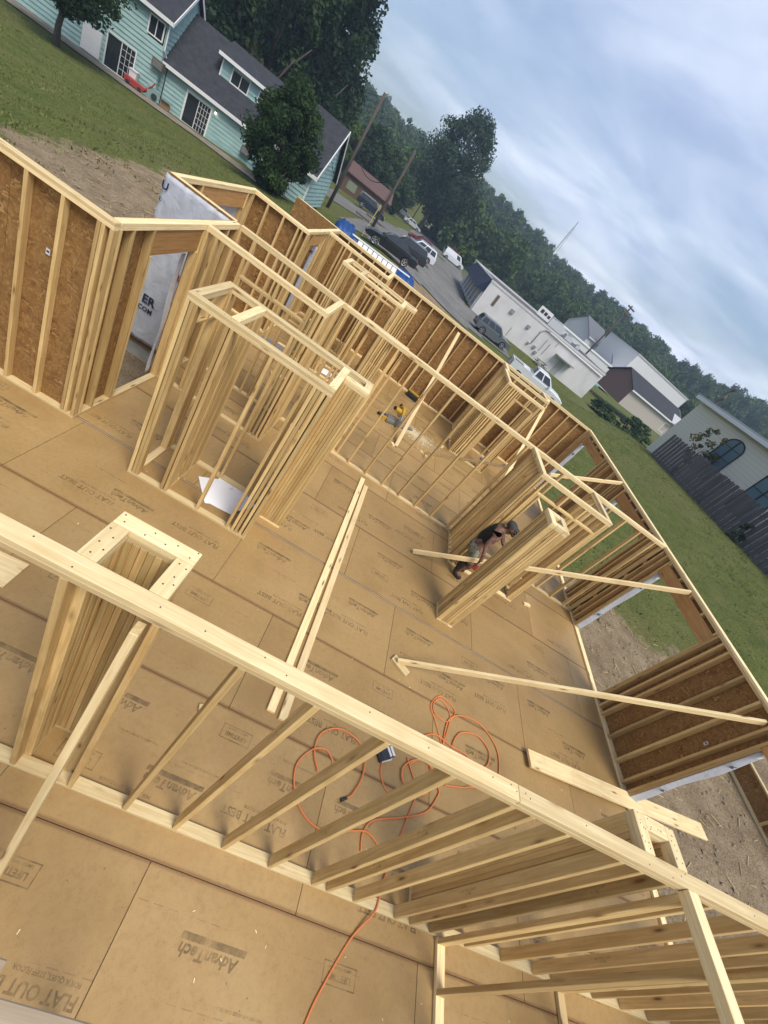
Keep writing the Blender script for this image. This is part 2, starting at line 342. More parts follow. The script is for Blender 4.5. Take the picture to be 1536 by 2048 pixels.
# floor of printed panels
fl=thing('floor',None,None,(0,0,0)); tag(fl,kind='structure')
RECTS=[(-6.2,-1.6,6.85,4.60),(-2.815,4.60,6.85,13.41),(-3.87,7.36,-2.815,10.5)]
def text_mesh(lines,gap=1.3):
    mb=MB(); y=0
    for s,h,xo in lines:
        cu=bpy.data.curves.new('t','FONT'); cu.body=s; cu.size=h; cu.offset=h*.03; cu.shear=.22 if s=='AdvanTech' else 0; cu.align_x='CENTER'; cu.resolution_u=2
        o=bpy.data.objects.new('t',cu); COL.objects.link(o); dg=bpy.context.evaluated_depsgraph_get(); me=o.evaluated_get(dg).to_mesh()
        vs=[(q.co.x+xo,q.co.y+y,0) for q in me.vertices]; fs=[tuple(p.vertices) for p in me.polygons]; mb.add(vs,fs)
        o.evaluated_get(dg).to_mesh_clear(); bpy.data.objects.remove(o); bpy.data.curves.remove(cu); y-=h*gap
    return mb
def text_to(mb,name,m):
    me=bpy.data.meshes.new(name); me.from_pydata(mb.v,[],mb.f); me.materials.append(m); return me
mk=text_mesh([('AdvanTech',.098,0)]); mk.add([(-.27,-.058,0),(.23,-.058,0),(.24,-.018,0),(-.26,-.018,0)],[(0,1,2,3)]); M_ADV=text_to(mk,'brand_mark',INK)
mk=text_mesh([('FLAT OUT BEST',.088,0),('FOR A QUIET, STIFF FLOOR',.034,-.08)],.62); M_FLAT=text_to(mk,'slogan_mark',INK)
mk=text_mesh([('LIFETIME',.055,.0),('LIMITED WARRANTY',.022,0)],.75)
for q in ((-.15,-.06,.15,-.052),(-.15,.062,.15,.07),(-.15,-.06,-.143,.07),(.143,-.06,.15,.07)): mk.add([(q[0],q[1],0),(q[2],q[1],0),(q[2],q[3],0),(q[0],q[3],0)],[(0,1,2,3)])
M_LIFE=text_to(mk,'boxed_mark',INK)
mk=text_mesh([('NAIL HERE 6 IN. EDGES 12 IN. FIELD',.022,0)]); M_TINY=text_to(mk,'small_print',INK)
JX={-1:.625,0:1.85,1:.655,2:-.158,3:1.35,4:.45,5:-.75,6:1.1,7:.3,8:-.5,9:.9,10:-.2,-2:-.5,-3:.9}
_pm={}
for k in range(-3,11):
    y0=.92+1.219*k; y1=y0+1.219; x=JX[k]-2.44*4
    while x<7:
        for (rx0,ry0,rx1,ry1) in RECTS:
            a,b,c_,d_=max(x,rx0),max(y0,ry0),min(x+2.44,rx1),min(y1,ry1)
            if c_-a<.04 or d_-b<.04: continue
            key=(round(c_-a,2),round(d_-b,2))
            g_=.0022
            mb=MB(); lx=(a+c_)/2-(x+1.22); ly_=(b+d_)/2-(y0+.6095)
            # origin stays at the full sheet's centre so that the printed edge lines fall on its true edges
            bm=bmesh.new(); bmesh.ops.create_cube(bm,size=1); bmesh.ops.scale(bm,vec=(c_-a-2*g_,d_-b-2*g_,.018),verts=bm.verts); bmesh.ops.translate(bm,vec=(lx,ly_,-.009),verts=bm.verts)
            bmesh.ops.bevel(bm,geom=[e for e in bm.edges if all(q.co.z>-.001 for q in e.verts)],offset=.0025,segments=1,affect='EDGES')
            me=bpy.data.meshes.new('floor_panel'); bm.to_mesh(me); bm.free(); me.materials.append(FLOOR)
            p=link('floor_panel',me,fl,None,(x+1.22,y0+.6095,0))
            if b<9.6 or True:
                for (mx_,my_,mm) in ((-.82,.25,M_ADV),(-.02,-.12,M_ADV),(.75,.22,M_ADV),(-.45,-.36,M_FLAT),(.62,-.08,M_FLAT),(-.98,-.15,M_LIFE),(.2,.38,M_LIFE),(-.5,.05,M_TINY),(.15,.1,M_TINY),(.9,.42,M_TINY)):
                    if random.random()<(.45 if mm in (M_LIFE,M_TINY) else .08): continue
                    mx_+=random.uniform(-.12,.12)+(.3 if k%2 else 0); my_+=random.uniform(-.05,.05)
                    wx,wy=x+1.22+mx_,y0+.6095+my_
                    if a+.3<wx<c_-.3 and b+.1<wy<d_-.1 and abs(mx_)<.95:
                        link('printed_mark',mm,p,None,(mx_,my_,.0012),(0,0,math.pi))
        x+=2.44
fb=MB(); fb.box(-6.15,-1.55,-1.1,6.80,4.55,-.0185); fb.build('foundation',CONC); tag(bpy.data.objects['foundation'],kind='structure')
fb=MB(); fb.box(-2.77,4.551,-1.1,6.80,13.36,-.0185); fb.box(-3.82,7.4,-1.1,-2.771,10.45,-.0186); tag(fb.build('foundation',CONC),kind='structure')

def frame(label,loc,name='stud_wall',cat='wall frame',group=None): return thing(name,label,cat,(loc[0],loc[1],0),0,group)
# near wall
P=frame('long bare stud wall crossing the floor beside the tangled orange cord',(1,1.165))
wall(P,'x',1.12,-3.2,6.75,studs=[-2.8,-2.4,-2.0,-1.6,-1.2,-1.0,-.575,-.16,.265,.67,1.09,1.51,1.925,2.07,2.34,2.77,2.94,3.16,3.565,4.0,4.4,4.65,4.81,5.2,5.6,6.0,6.4,6.72],split=[-1.2,1.90])
nails(P,[(x+random.uniform(-.02,.02),1.165+random.uniform(-.03,.03)) for x in (-.75,-.55,-.2,.05,.33,.47,.9,1.3,1.72,1.84,1.87,1.94,1.97,2.4,2.9,3.1,3.2,3.26,3.9,4.3,4.8)],W)
# U-shaped returns built against the near wall
P=frame('three-sided post of tight studs beside the diagonal brace',(-.39,1.37),'framed_post','post')
wall(P,'y',-.60,1.21,1.44,studs=[1.23,1.269,1.308,1.347,1.386,1.42]); wall(P,'y',-.27,1.21,1.44,studs=[1.23,1.269,1.381,1.42]); wall(P,'x',1.441,-.60,-.181,studs=[-.58+.0395*i for i in range(10)])
nails(P,[(-.58,1.51),(-.56,1.47),(-.45,1.46),(-.42,1.5),(-.35,1.47),(-.30,1.5),(-.22,1.47),(-.2,1.52),(-.58,1.40),(-.54,1.36),(-.57,1.31),(-.53,1.28),(-.56,1.24),(-.2,1.4),(-.24,1.41),(-.22,1.33),(-.24,1.27),(-.2,1.29)],W,.0045)
P=frame('narrow three-sided post beside the long plank over the sill',(3.11,1.32),'framed_post','post')
wall(P,'y',2.92,1.21,1.44,studs=[1.23,1.269,1.308,1.347,1.386,1.42]); wall(P,'y',3.212,1.21,1.44,studs=[1.23,1.269,1.308,1.347,1.386,1.42]); wall(P,'x',1.351,3.01,3.211,studs=[3.03,3.07,3.11,3.15,3.19])
nails(P,[(2.93+random.uniform(0,.07),1.23+random.uniform(0,.2)) for i in range(9)]+[(3.22+random.uniform(0,.07),1.23+random.uniform(0,.2)) for i in range(9)]+[(3.03+random.uniform(0,.16),1.36+random.uniform(0,.07)) for i in range(6)],W)
P=frame('stud partition running back from the long wall at the narrow post',(3.285,.3)); wall(P,'y',3.24,-1.5,1.119,studs=[1.09,.78,.38,-.02,-.42,-.82,-1.22])
P=frame('stud partition running back from the long wall near the window side',(4.745,.3)); wall(P,'y',4.70,-1.5,1.119,studs=[1.09,.70,.28,-.12,-.52,-.92])
P=frame('short stud wall with weathered top plate standing beneath the viewer',(0,.01)); wall(P,'x',-.022,-1.6,.62,studs=[-1.5,-1.1,-.7,-.25,.55],pm=WOODW,sm=WOODW)
# grade stamps on the near studs
GST=text_to(text_mesh([('S-P-F  STUD  KD-HT',.02,0),('II  092',.026,0)],1.2),'grade_stamp',INK)
for st in [o for o in bpy.data.objects if o.name.startswith('stud') and o.type=='MESH' and o.parent and o.parent.location.y<1.4 and o.dimensions.x>1.5]:
    if random.random()<.75:
        s_=random.choice((-1,1))
        for s_ in (-1,1): link('grade_stamp',GST,st,None,(random.uniform(-.8,.8),.005,s_*(T/2+.0008)),(0 if s_>0 else math.pi,0,0))
# left outer wall and the entry
P=frame('outer wall with OSB between its studs next to the entry door',(-4.4,4.54)); wall(P,'x',4.50,-6.2,-2.71,studs=[-6.1,-5.58,-5.17,-4.76,-4.36,-3.95,-3.56,-3.21,-2.86,-2.815,-2.73],osb=1,osbx=(0,-.1))
P=frame('entry wall with an open doorway showing white wrap behind',(-2.755,6)); wall(P,'y',-2.80,4.602,7.359,studs=[4.625,4.84,6.52,6.72,7.05,7.33],osb=-1,ops=[(5.26,6.27,0,2.08,.29)])
P=frame('low partition with a wide doorway beside the entry',(-1.8,6.37)); wall(P,'x',6.33,-2.709,-.845,studs=[-2.69,-2.55,-2.33,-1.0,-.93,-.865],ops=[(-2.09,-1.13,0,2.12,'flat')])
P=frame('short stud return joining the doorway partition to the bearing wall',(-.89,6.9)); wall(P,'y',-.934,6.42,7.359,studs=[6.44,6.52,6.62,6.75,6.88,7.0,7.12,7.25,7.34])
P=frame('outer wall stub covered in white house wrap at the porch',(-3.4,7.4)); wall(P,'x',7.36,-3.86,-2.802,osb=-1)
P=frame('bearing stud wall running through the middle of the house',(2,7.4)); wall(P,'x',7.36,-2.709,6.75,studs=[-2.69,-2.43,-2.05,-1.71,-1.55,-1.29,-.92,-.86,-.5,-.42,-.1,.27,.68,1.08,1.49,1.9,2.31,2.72,3.16,3.30,3.66,4.06,4.46,4.79,5.3,5.7,6.11,6.52,6.73],split=[-.8,3.9])
wall(P,'x',7.45,-.45,.42,studs=[-.43,-.3,-.1,.12,.3,.40])
P=frame('outer side wall with a window header above white wrap',(-3.8,9)); wall(P,'y',-3.86,7.451,10.399,osb=-1,ops=[(8.3,10.02,0.6,2.09,.28)])
P=frame('short outer wall with OSB beside the porch window',(-3.2,10.44)); wall(P,'x',10.40,-3.86,-2.51,studs=[-3.84,-3.47,-3.10,-2.75,-2.65,-2.53],osb=1)
P=frame('outer return wall with a narrow opening edged in white wrap',(-2.55,12)); wall(P,'y',-2.599,10.491,13.30,studs=[10.51,10.6,12.1,12.25,12.6,13.0,13.28],osb=-1,ops=[(10.95,11.75,0,2.12,.24)])
P=frame('far outer wall stub with OSB facing the yard and teal house',(-3.2,13.34)); wall(P,'x',13.301,-3.86,-2.60,osb=-1)
P=frame('long far outer wall lined with OSB behind the saw',(2,13.34)); wall(P,'x',13.301,-2.598,6.749,osb=1,first=-2.2,split=[.3,3.6])
# closets
P=frame('closet framing with white papers on the floor inside',(-.9,4.63),'closet_frame','closet frame')
wall(P,'x',4.18,-1.77,-.141,studs=[-1.75,-1.70,-1.66,-1.33,-1.28,-.84,-.41,-.33,-.28,-.22,-.165]); wall(P,'x',4.986,-1.77,.18,studs=[-1.75,-1.69,-1.34,-1.29,-.9,-.45,-.2,-.12,-.08,-.04,0,.04,.08,.12,.16])
wall(P,'y',-1.77,4.27,4.985,studs=[4.29,4.965],ops=[(4.37,4.88,0,2.10,'flat')]); wall(P,'y',-1.36,4.27,4.985,studs=[4.29,4.34,4.40,4.46,4.55,4.62,4.68,4.74,4.80,4.86,4.92,4.965]); wall(P,'y',-.23,4.27,4.985,studs=[4.29+.0475*i for i in range(15)])
wall(P,'x',4.72,-.139,.18,studs=[-.12,-.08,-.04,0,.04,.08,.12,.16]); wall(P,'y',.09,4.81,4.985,studs=[4.83,4.9,4.965])
nails(P,[(-1.36+random.uniform(0,.09),4.2+random.uniform(0,.85)) for i in range(24)]+[(-.23+random.uniform(0,.09),4.2+random.uniform(0,.85)) for i in range(24)]+[(-1.7+random.uniform(0,1.5),4.2+random.uniform(0,.06)) for i in range(14)],W)
P=frame('closet framing with a short end stub beyond the bearing wall',(-.9,10.6),'closet_frame','closet frame')
wall(P,'x',10.2,-1.62,-.03,studs=[-1.6,-1.55,-1.5,-1.2,-1.1,-1.02,-.16,-.11,-.06],ops=[]); wall(P,'x',10.96,-1.62,.25,studs=[-1.6,-1.5,-1.2,-.17,-.1,-.03,.04,.1,.16,.23],ops=[(-1.04,-.26,0,2.13,'flat')])
wall(P,'y',-1.62,10.29,10.959,studs=[10.31,10.45,10.6,10.75,10.94]); wall(P,'y',-1.21,10.29,10.959,studs=[10.31,10.45,10.6,10.75,10.94]); wall(P,'y',-.12,10.29,10.959,studs=[10.31,10.43,10.56,10.7,10.82,10.94])
wall(P,'x',10.72,-.029,.25,studs=[-.01,.05,.11,.17,.23]); wall(P,'y',.16,10.81,10.959,studs=[10.83,10.94])
P=frame('small room framing in the corner near the parked boat',(-1.6,12.6),'closet_frame','closet frame')
wall(P,'x',12.15,-2.509,-.72,studs=[-2.49,-2.1,-1.85,-1.62,-1.45,-1.2,-1.0,-.9,-.74]); wall(P,'y',-.809,12.24,13.30,studs=[12.26,12.4,12.7,13.0,13.28])
P=frame('closet framing against the far wall by the white pickup',(4,12),'closet_frame','closet frame')
wall(P,'x',12.45,3.25,4.84,studs=[3.27,3.33,3.62,4.03,4.4,4.76,4.82]); wall(P,'y',3.25,12.54,13.30,studs=[12.56,12.7,12.85,13.0,13.15,13.28]); wall(P,'y',4.751,12.54,13.30,studs=[12.56,12.7,12.9,13.1,13.28])
wall(P,'x',11.2,3.15,4.36,studs=[3.17,3.22,3.28,3.34,3.42,3.50,4.25,4.34],ops=[(3.62,4.18,0,2.15,'flat')]); wall(P,'y',3.15,11.29,12.449,studs=[11.31,11.5,11.7,11.9,12.1,12.3,12.43])
P=frame('closet framing with a broken low header next to the worker',(4,6.9),'closet_frame','closet frame')
wall(P,'x',6.37,3.24,4.83,studs=[3.26,3.31,4.80],ops=[(3.47,4.70,0,2.10,'flat')]); wall(P,'y',3.24,6.46,7.359,studs=[6.48,6.58,6.72,6.86,7.0,7.14,7.26,7.34]); wall(P,'y',4.741,6.46,7.359,studs=[6.48,6.6,6.8,7.0,7.2,7.34])
P=frame('freestanding boxed post of doubled studs in front of the worker',(3.2,4.98),'framed_post','post')
wall(P,'y',3.05,4.80,5.16,studs=[4.82,4.87,4.93,4.98,5.03,5.08,5.14]); wall(P,'y',3.272,4.80,5.16,studs=[4.82,4.87,4.95,5.03,5.09,5.14]); wall(P,'x',4.80,3.14,3.271,studs=[3.16,3.205,3.25]); wall(P,'x',5.071,3.14,3.271,studs=[3.16,3.25])
# right outer wall
P=frame('right outer wall with four tall openings onto the bare soil',(6.8,6)); 
wall(P,'y',6.75,-1.55,13.40,studs=[-1.53,-.9,-.5,-.1,.3,.7,.95,1.03,3.72,4.05,4.45,4.86,5.02,7.16,7.30,7.47,7.56,7.72,7.86,9.96,10.08,10.20,10.60,11.03,11.24,13.22,13.30,13.38],osb=1,ops=[(1.30,3.50,0,2.08,.24),(5.23,6.93,0,2.08,.24),(8.03,9.66,0,2.08,.24),(11.46,13.02,0,2.08,.24)],split=[1.2,4.9,7.4,10.4],dp=.105)
for z in (.45,.9,1.42,1.8,2.2): beam(P,'blocking','y',(6.79,7.615,z),(.115,.06,.09)); 
for z in (.25,.7,1.15,1.5,1.95): beam(P,'blocking','y',(6.79,7.385,z),(.12,.06,.09))
for lab,pp,rt in (('small white paper sticker on the OSB beside the entry',(-3.33,4.582,1.75),(R(90),0,0)),('small white paper sticker on the OSB between openings of the right wall',(6.853,3.86,1.45),(R(90),0,R(-90)))):
    mb=MB(); mb.box(-.022,-.001,-.032,.022,.001,.032); o=mb.build('paper_sticker',mat('sticker paper',(.6,.6,.58),.7),None,pp,(0,0,rt[2])); tag(o,lab,'sticker'); mb=MB(); mb.box(-.014,-.002,-.008,.014,-.0012,.012); mb.build('print',WINK,o)
# house wrap on the porch wall and folded round the openings
def wrap(label,fn,nu,nv,marks=(),name='house_wrap'):
    vs=[fn(i/nu,j/nv) for j in range(nv+1) for i in range(nu+1)]; fs=[(j*(nu+1)+i,j*(nu+1)+i+1,(j+1)*(nu+1)+i+1,(j+1)*(nu+1)+i) for j in range(nv) for i in range(nu)]
    me=bpy.data.meshes.new(name); me.from_pydata(vs,[],fs); me.materials.append(WRAP); me.polygons.foreach_set('use_smooth',[True]*len(fs))
    o=link(name,me); tag(o,label,'house wrap'); md=o.modifiers.new('thickness','SOLIDIFY'); md.thickness=.002; return o
def wr(a,b): return .02*math.sin(a*9+b*3)*math.sin(b*7-a*4)+.009*math.sin(a*31+b*17)
o=wrap('white house wrap sheet on the porch wall with printed letters',lambda u,v:(-3.885+1.05*u,7.335-.012-abs(wr(u*2,v*2))-.012*(1-v),-.2+2.63*v),24,36)
def letters(o,s,h,loc,rot,m,sub='wrap_letters'):
    mb=text_mesh([(s,h,0)]); me=text_to(mb,sub,m); l=link(sub,me,o,None,loc,rot); return l
letters(o,'ER',.20,(-3.62,7.283,.50),(R(90),0,0),WINK); letters(o,'COM',.11,(-3.64,7.283,.36),(R(90),0,0),WINK); letters(o,'U',.15,(-3.84,7.288,2.22),(R(90),0,0),WINK); letters(o,'L',.07,(-3.86,7.288,2.05),(R(90),0,0),WINK)
letters(o,'R',.16,(-3.30,7.283,1.15),(R(90),0,0),WRED); letters(o,'I',.16,(-3.2,7.283,.52),(R(90),0,0),WRED)
def jamb(label,y,z0,z1,s):
    o=wrap(label,lambda u,v:(6.76+.115*u,y-s*.004-s*(.03*u+.012*math.sin(v*11)*u),z0+(z1-z0)*v+.03*math.sin(u*6)),8,30)
    return o
for i,(y,lab) in enumerate([(3.495,'white wrap flap folded on the jamb over the dirt beyond the plank'),(6.925,'white wrap flap folded on the jamb by the ladder blocking'),(9.655,'white wrap flap on the jamb behind the bearing wall'),(13.015,'white wrap flap at the corner opening showing green grass')]):
    o=jamb(lab,y,.03,2.04,1)
    for z in (.62,1.65): letters(o,'R',.11,(6.845,y-.045,z),(R(90),R(-90),0),WINK)
o=wrap('torn white wrap strip hanging at the narrow return opening',lambda u,v:(-2.62+.10*u,11.74-.03*u,.3+1.8*v+.05*math.sin(u*5)),6,20); letters(o,'R',.12,(-2.57,11.70,1.9),(R(90),R(-90),0),WINK)
o=wrap('torn white wrap edge hanging in the entry doorway',lambda u,v:(-2.825-.015*math.sin(v*9),6.27-.11*u*(1-.45*math.sin(v*7.3)*math.sin(v*3.1)),.04+1.95*v),8,26)
o=wrap('white wrap scrap drooping inside the porch window',lambda u,v:(-3.88+.05*math.sin(u*7),9.2+.8*u,1.55+.5*v+.06*math.sin(u*9)),12,8)
# braces and loose boards
def board(label,p,q,a,b,name='brace',cat='brace',m=None,roll=0):
    o=slant(None,name,p,q,a,b,m,roll); return tag(o,label,cat)
board('long diagonal brace from a floor block to the right outer wall',(2.42,3.62,.06),(6.74,3.78,2.30),.089,T,roll=R(90))
board('diagonal brace passing behind the boxed post to the right wall',(2.42,5.97,.06),(6.74,6.13,2.38),.089,T,roll=R(90))
board('thin brace lying behind the bearing wall studs',(2.35,9.98,.03),(3.22,7.62,1.78),.06,T,roll=R(90))
board('diagonal brace from the far wall down to the sawdust floor',(1.56,9.34,.03),(1.64,13.27,2.30),.089,T,m=WOODL)
board('diagonal brace leaning against the far closet corner',(4.72,10.2,.03),(4.95,12.98,2.44),.089,T,m=WOODL)
board('diagonal brace from the bearing wall up to the right wall corner',(4.95,9.45,1.65),(6.74,9.98,2.40),.089,T,roll=R(90))
board('knotty diagonal brace nailed to the near wall beside the three-sided post',(-.17,.30,.02),(-.215,1.09,2.36),.04,.089,m=WOODL)
board('short scrap block on the floor at the foot of the long brace',(2.37,3.68,.02),(2.62,3.53,.02),.11,T,'lumber_scrap','board',WOODL)
board('short scrap block at the foot of the sawdust brace',(1.44,9.40,.02),(1.52,9.30,.02),.08,T,'lumber_scrap','board',WOODL)
board('small scrap block at the foot of the brace behind the bearing wall',(2.25,9.99,.02),(2.45,9.88,.02),.07,T,'lumber_scrap','board',WOODL)
board('long pale two-by-four lying on the floor beside its twin, reaching farther back',(1.05,2.28,.02),(1.09,7.20,.02),.089,T,'loose_board','board',WOODL)
board('long pale two-by-four lying on the floor beside its twin, set nearer the cord',(1.195,2.25,.02),(1.20,7.02,.02),.089,T,'loose_board','board',WOODL)
board('wide plank laid across the sill and sticking out of the opening',(4.69,3.25,.075),(8.55,3.60,.10),.24,T,'plank','plank',WOODL)
board('offcut of plywood on the floor beside the long near wall',(-2.1,2.35,.01),(-1.6,2.37,.01),.3,.018,'plywood_offcut','plywood',WOODL)
for x,y,a in ((.95,5.2,.3),(2.2,4.1,1.2),(5.2,5.6,.4),(.35,2.3,.2)): 
    pass
# ---------------------------------------------------------------- street and yard surfaces
def sheet(name,poly,m,dz,step=2.,kind='structure'):
    xs=[p[0] for p in poly]; ys=[p[1] for p in poly]
    def inside(x,y):
        c=False; n=len(poly)
        for i in range(n):
            (x1,y1),(x2,y2)=poly[i],poly[(i+1)%n]
            if (y1>y)!=(y2>y) and x<(x2-x1)*(y-y1)/(y2-y1)+x1: c=not c
        return c
    mb=MB(); x0,y0=math.floor(min(xs)/2)*2,math.floor(min(ys)/2)*2; nx=int((max(xs)-x0)/step)+1; ny=int((max(ys)-y0)/step)+1; idx={}
    for j in range(ny):
        for i in range(nx):
            if inside(x0+(i+.5)*step,y0+(j+.5)*step):
                f=[]
                for a,b in ((i,j),(i+1,j),(i+1,j+1),(i,j+1)):
                    if (a,b) not in idx: idx[(a,b)]=len(mb.v); X,Y=x0+a*step,y0+b*step; mb.v.append((X,Y,ground(X,Y)+dz))
                    f.append(idx[(a,b)])
                mb.f.append(tuple(f)); mb.m.append(0)
    return tag(mb.build(name,m,smooth=True),kind=kind)
ASPH=mat('worn asphalt',(.13,.13,.125),.9); nt=ASPH.node_tree; v=coords(nt)
c=ramp(nt,noise(nt,v,.35,6,.6),[(.3,(.12,.118,.11)),(.55,(.19,.182,.165)),(.75,(.25,.235,.205))]); c=mixc(nt,ramp(nt,noise(nt,v,4,4,.7),[(.4,(.5,)*3),(.6,(0,)*3)]),c,(.09,.088,.084)); setc(ASPH,c)
sheet('road',[(-9.5,50),(-6,42),(5.2,44),(7,46),(13,49),(13,53),(7,62),(6.6,92),(4,135),(0,175),(-9,175),(-8.6,118),(-9,80),(-24,72),(-24,62),(-10,62)],ASPH,.06)
def strip(name,pts,wd,m,dz):
    mb=MB(); pts=spline([(x,y,0) for x,y in pts],10)
    for i,p in enumerate(pts):
        t=(pts[min(i+1,len(pts)-1)]-pts[max(i-1,0)]).normalized(); n=Vector((-t.y,t.x,0))
        for s_ in (-1,1): q=p+n*s_*wd/2; mb.v.append((q.x,q.y,ground(q.x,q.y)+dz))
        if i: k=2*i; mb.f.append((k-2,k-1,k+1,k)); mb.m.append(0)
    return tag(mb.build(name,m),kind='structure')
PATH=mat('dusty path',(.24,.20,.16),.95); setc(PATH,ramp(PATH.node_tree,noise(PATH.node_tree,coords(PATH.node_tree),1.5,6,.65),[(.3,(.15,.12,.085)),(.55,(.25,.21,.165)),(.75,(.32,.29,.25))]))
strip('path',[(-40,36.1),(-32,38.0),(-24,39.6),(-19,40.2),(-14,37.0),(-11.5,34.6)],2.3,PATH,.07)
# ---------------------------------------------------------------- foliage
def leafmat(name,a,b,c_):
    m=mat(name,b,.7,0,.25); nt=m.node_tree; v=coords(nt,which='Object'); n=noise(nt,v,.45,4,.6); n2=noise(nt,v,4.,3,.6)
    col=ramp(nt,n,[(.32,a),(.52,b),(.72,c_)]); col=mixc(nt,ramp(nt,n2,[(.4,(.6,)*3),(.6,(0,)*3)]),col,tuple(q*.55 for q in a))
    lf=noise(nt,v,.11,2,.5); col=mixc(nt,1,col,ramp(nt,lf,[(.34,(.62,.68,.72)),(.5,(1,1,1)),(.66,(1.5,1.38,1.05))]),'MULTIPLY')
    r=objrand(nt); col=mixc(nt,1,col,ramp(nt,r,[(0,(.62,.70,.75)),(.5,(1,1,1)),(1,(1.5,1.35,1.0))]),'MULTIPLY'); setc(m,col)
    t=N(nt,'ShaderNodeBsdfTranslucent'); L(nt,col,t.inputs[0]); ms=N(nt,'ShaderNodeMixShader',i_0=.28); o=nt.nodes['Material Output']
    L(nt,nt.nodes['Principled BSDF'].outputs[0],ms.inputs[1]); L(nt,t.outputs[0],ms.inputs[2]); L(nt,ms.outputs[0],o.inputs[0]); return m
LEAFD=leafmat('dark broadleaf foliage',(.022,.050,.016),(.038,.078,.024),(.062,.105,.032))
LEAFM=leafmat('fresh broadleaf foliage',(.038,.075,.018),(.062,.115,.026),(.10,.15,.04))
LEAFY=leafmat('yellowing foliage',(.10,.09,.022),(.15,.125,.035),(.20,.15,.05))
LEAFB=leafmat('hill foliage',(.032,.066,.028),(.05,.092,.038),(.072,.118,.048))
BARK=mat('bark',(.09,.07,.05),.95); setc(BARK,ramp(BARK.node_tree,noise(BARK.node_tree,coords(BARK.node_tree,(6,6,1)),3,5),[(.3,(.05,.04,.03)),(.7,(.14,.115,.09))]))
def leaf_arrays(rng,n_cl,n_lf,shape,size,clr=.26,flat=.75):
    """leaf quads spread through clumps inside a crown outline; shape(t)->radius factor at height t in 0..1; unit crown 1 high, radius .5"""
    C=[]
    while len(C)<n_cl:
        t=rng.uniform(0,1); a=rng.uniform(0,2*math.pi); r=.5*shape(t)*math.sqrt(rng.uniform(.12,1))*.88
        C.append((r*math.cos(a),r*math.sin(a),t))
    C=np.array(C); k=np.repeat(np.arange(n_cl),n_lf); cr=rng.uniform(.55,1.25,n_cl)*clr
    d=rng.normal(size=(len(k),3)); d/=np.linalg.norm(d,axis=1)[:,None]; rad=rng.uniform(.35,1,len(k))**.6*cr[k]*.5
    p=C[k]+d*rad[:,None]*np.array([1,1,flat]); 
    nrm=d*.7+rng.normal(size=d.shape)*.6+np.array([0,0,.35]); nrm/=np.linalg.norm(nrm,axis=1)[:,None]
    u=np.cross(nrm,rng.normal(size=d.shape)); u/=np.linalg.norm(u,axis=1)[:,None]; w_=np.cross(nrm,u)
    s=size*rng.uniform(.6,1.35,len(k))[:,None]
    return np.stack([p-u*s*.5,p+w_*s*.34,p+u*s*.5,p-w_*s*.34],1).reshape(-1,3)
def quads_mesh(name,V,m):
    n=len(V)//4; me=bpy.data.meshes.new(name); me.vertices.add(len(V)); me.vertices.foreach_set('co',V.astype(np.float32).ravel())
    me.loops.add(n*4); me.loops.foreach_set('vertex_index',np.arange(n*4,dtype=np.int32)); me.polygons.add(n); me.polygons.foreach_set('loop_start',np.arange(0,n*4,4,dtype=np.int32)); me.polygons.foreach_set('loop_total',np.full(n,4,dtype=np.int32))
    me.materials.append(m); me.update(calc_edges=True); return me
OVAL=lambda t:math.sin(math.pi*min(1,max(0,(t*.93+.06))))**.6
POP=lambda t:(1-t*.45)*math.sin(math.pi*min(1,t*.9+.08))**.45
BUSH=lambda t:math.sqrt(max(0,1-(t*.97)**2))*(.75+.25*min(1,t*4))
def tree(name,label,x,y,h,wd,m,base=.22,shape=OVAL,ncl=70,nlf=80,leaf=.42,seed=0,group=None,cat='tree',lean=0,trunk_r=None,z=None):
    rng=np.random.default_rng(seed+11); zg=ground(x,y) if z is None else z
    P=thing(name,label,cat,(x,y,zg),0,group); hc=h*(1-base)
    V=leaf_arrays(rng,ncl,nlf,shape,1.,clr=.235)
    ctr=V.reshape(-1,4,3).mean(1); off=(V.reshape(-1,4,3)-ctr[:,None])*leaf
    P4=ctr*np.array([wd,wd,hc])+np.array([0,0,h*base]); V=(P4[:,None]+off).reshape(-1,3)
    link('crown',quads_mesh('crown',V,m),P)
    mb=MB(); tr=trunk_r or h*.017; top=h*(base+.5*(1-base))
    mb.tube([(0,0,-.3),(.02*h*lean,0,h*.12),(.03*h,.01*h,h*.3),(.02*h,-.01*h,top)],[tr*1.5,tr*1.1,tr*.9,tr*.35],8)
    for i in range(6):
        a=rng.uniform(0,6.28); z0=h*(base*.8)+i*hc*.09; l=wd*.33
        mb.tube([(.02*h,0,z0),(.02*h+l*.5*math.cos(a),l*.5*math.sin(a),z0+hc*.12),(.02*h+l*math.cos(a),l*math.sin(a),z0+hc*.28)],[tr*.55,tr*.35,tr*.12],6)
    mb.build('trunk',BARK,P,smooth=True); return P
tree('yard_tree','dark leafy yard tree standing before the two-storey teal house end',-26.6,34.9,8.5,7.5,LEAFD,.24,ncl=120,nlf=190,leaf=.21,seed=1)
tree('bushy_tree','fresh green bushy tree growing between the two teal houses',-11.6,33.2,5.8,4.6,LEAFM,.06,lambda t:OVAL(t)*(1 if t>.1 else .7),170,200,.15,2)
gp='tall dark trees behind the teal houses'
for i,(az,d,h,wd) in enumerate([(-39,62,18,13),(-35.5,58,17,12),(-32,64,20,13),(-28.8,60,19,11),(-26,66,21,12),(-23.2,63,20,11),(-20.8,68,22.5,11),(-18.6,66,20,9),(-17.4,74,18,9),(-24.5,80,23,12),(-30,82,24,13)]):
    tree('broadleaf_tree','tall dark broadleaf tree in the row towering over the teal houses',d*math.sin(R(az)),d*math.cos(R(az)),h,wd,LEAFD,.12,OVAL,120,140,.42,20+i,gp)
gp='trees beyond the utility poles'
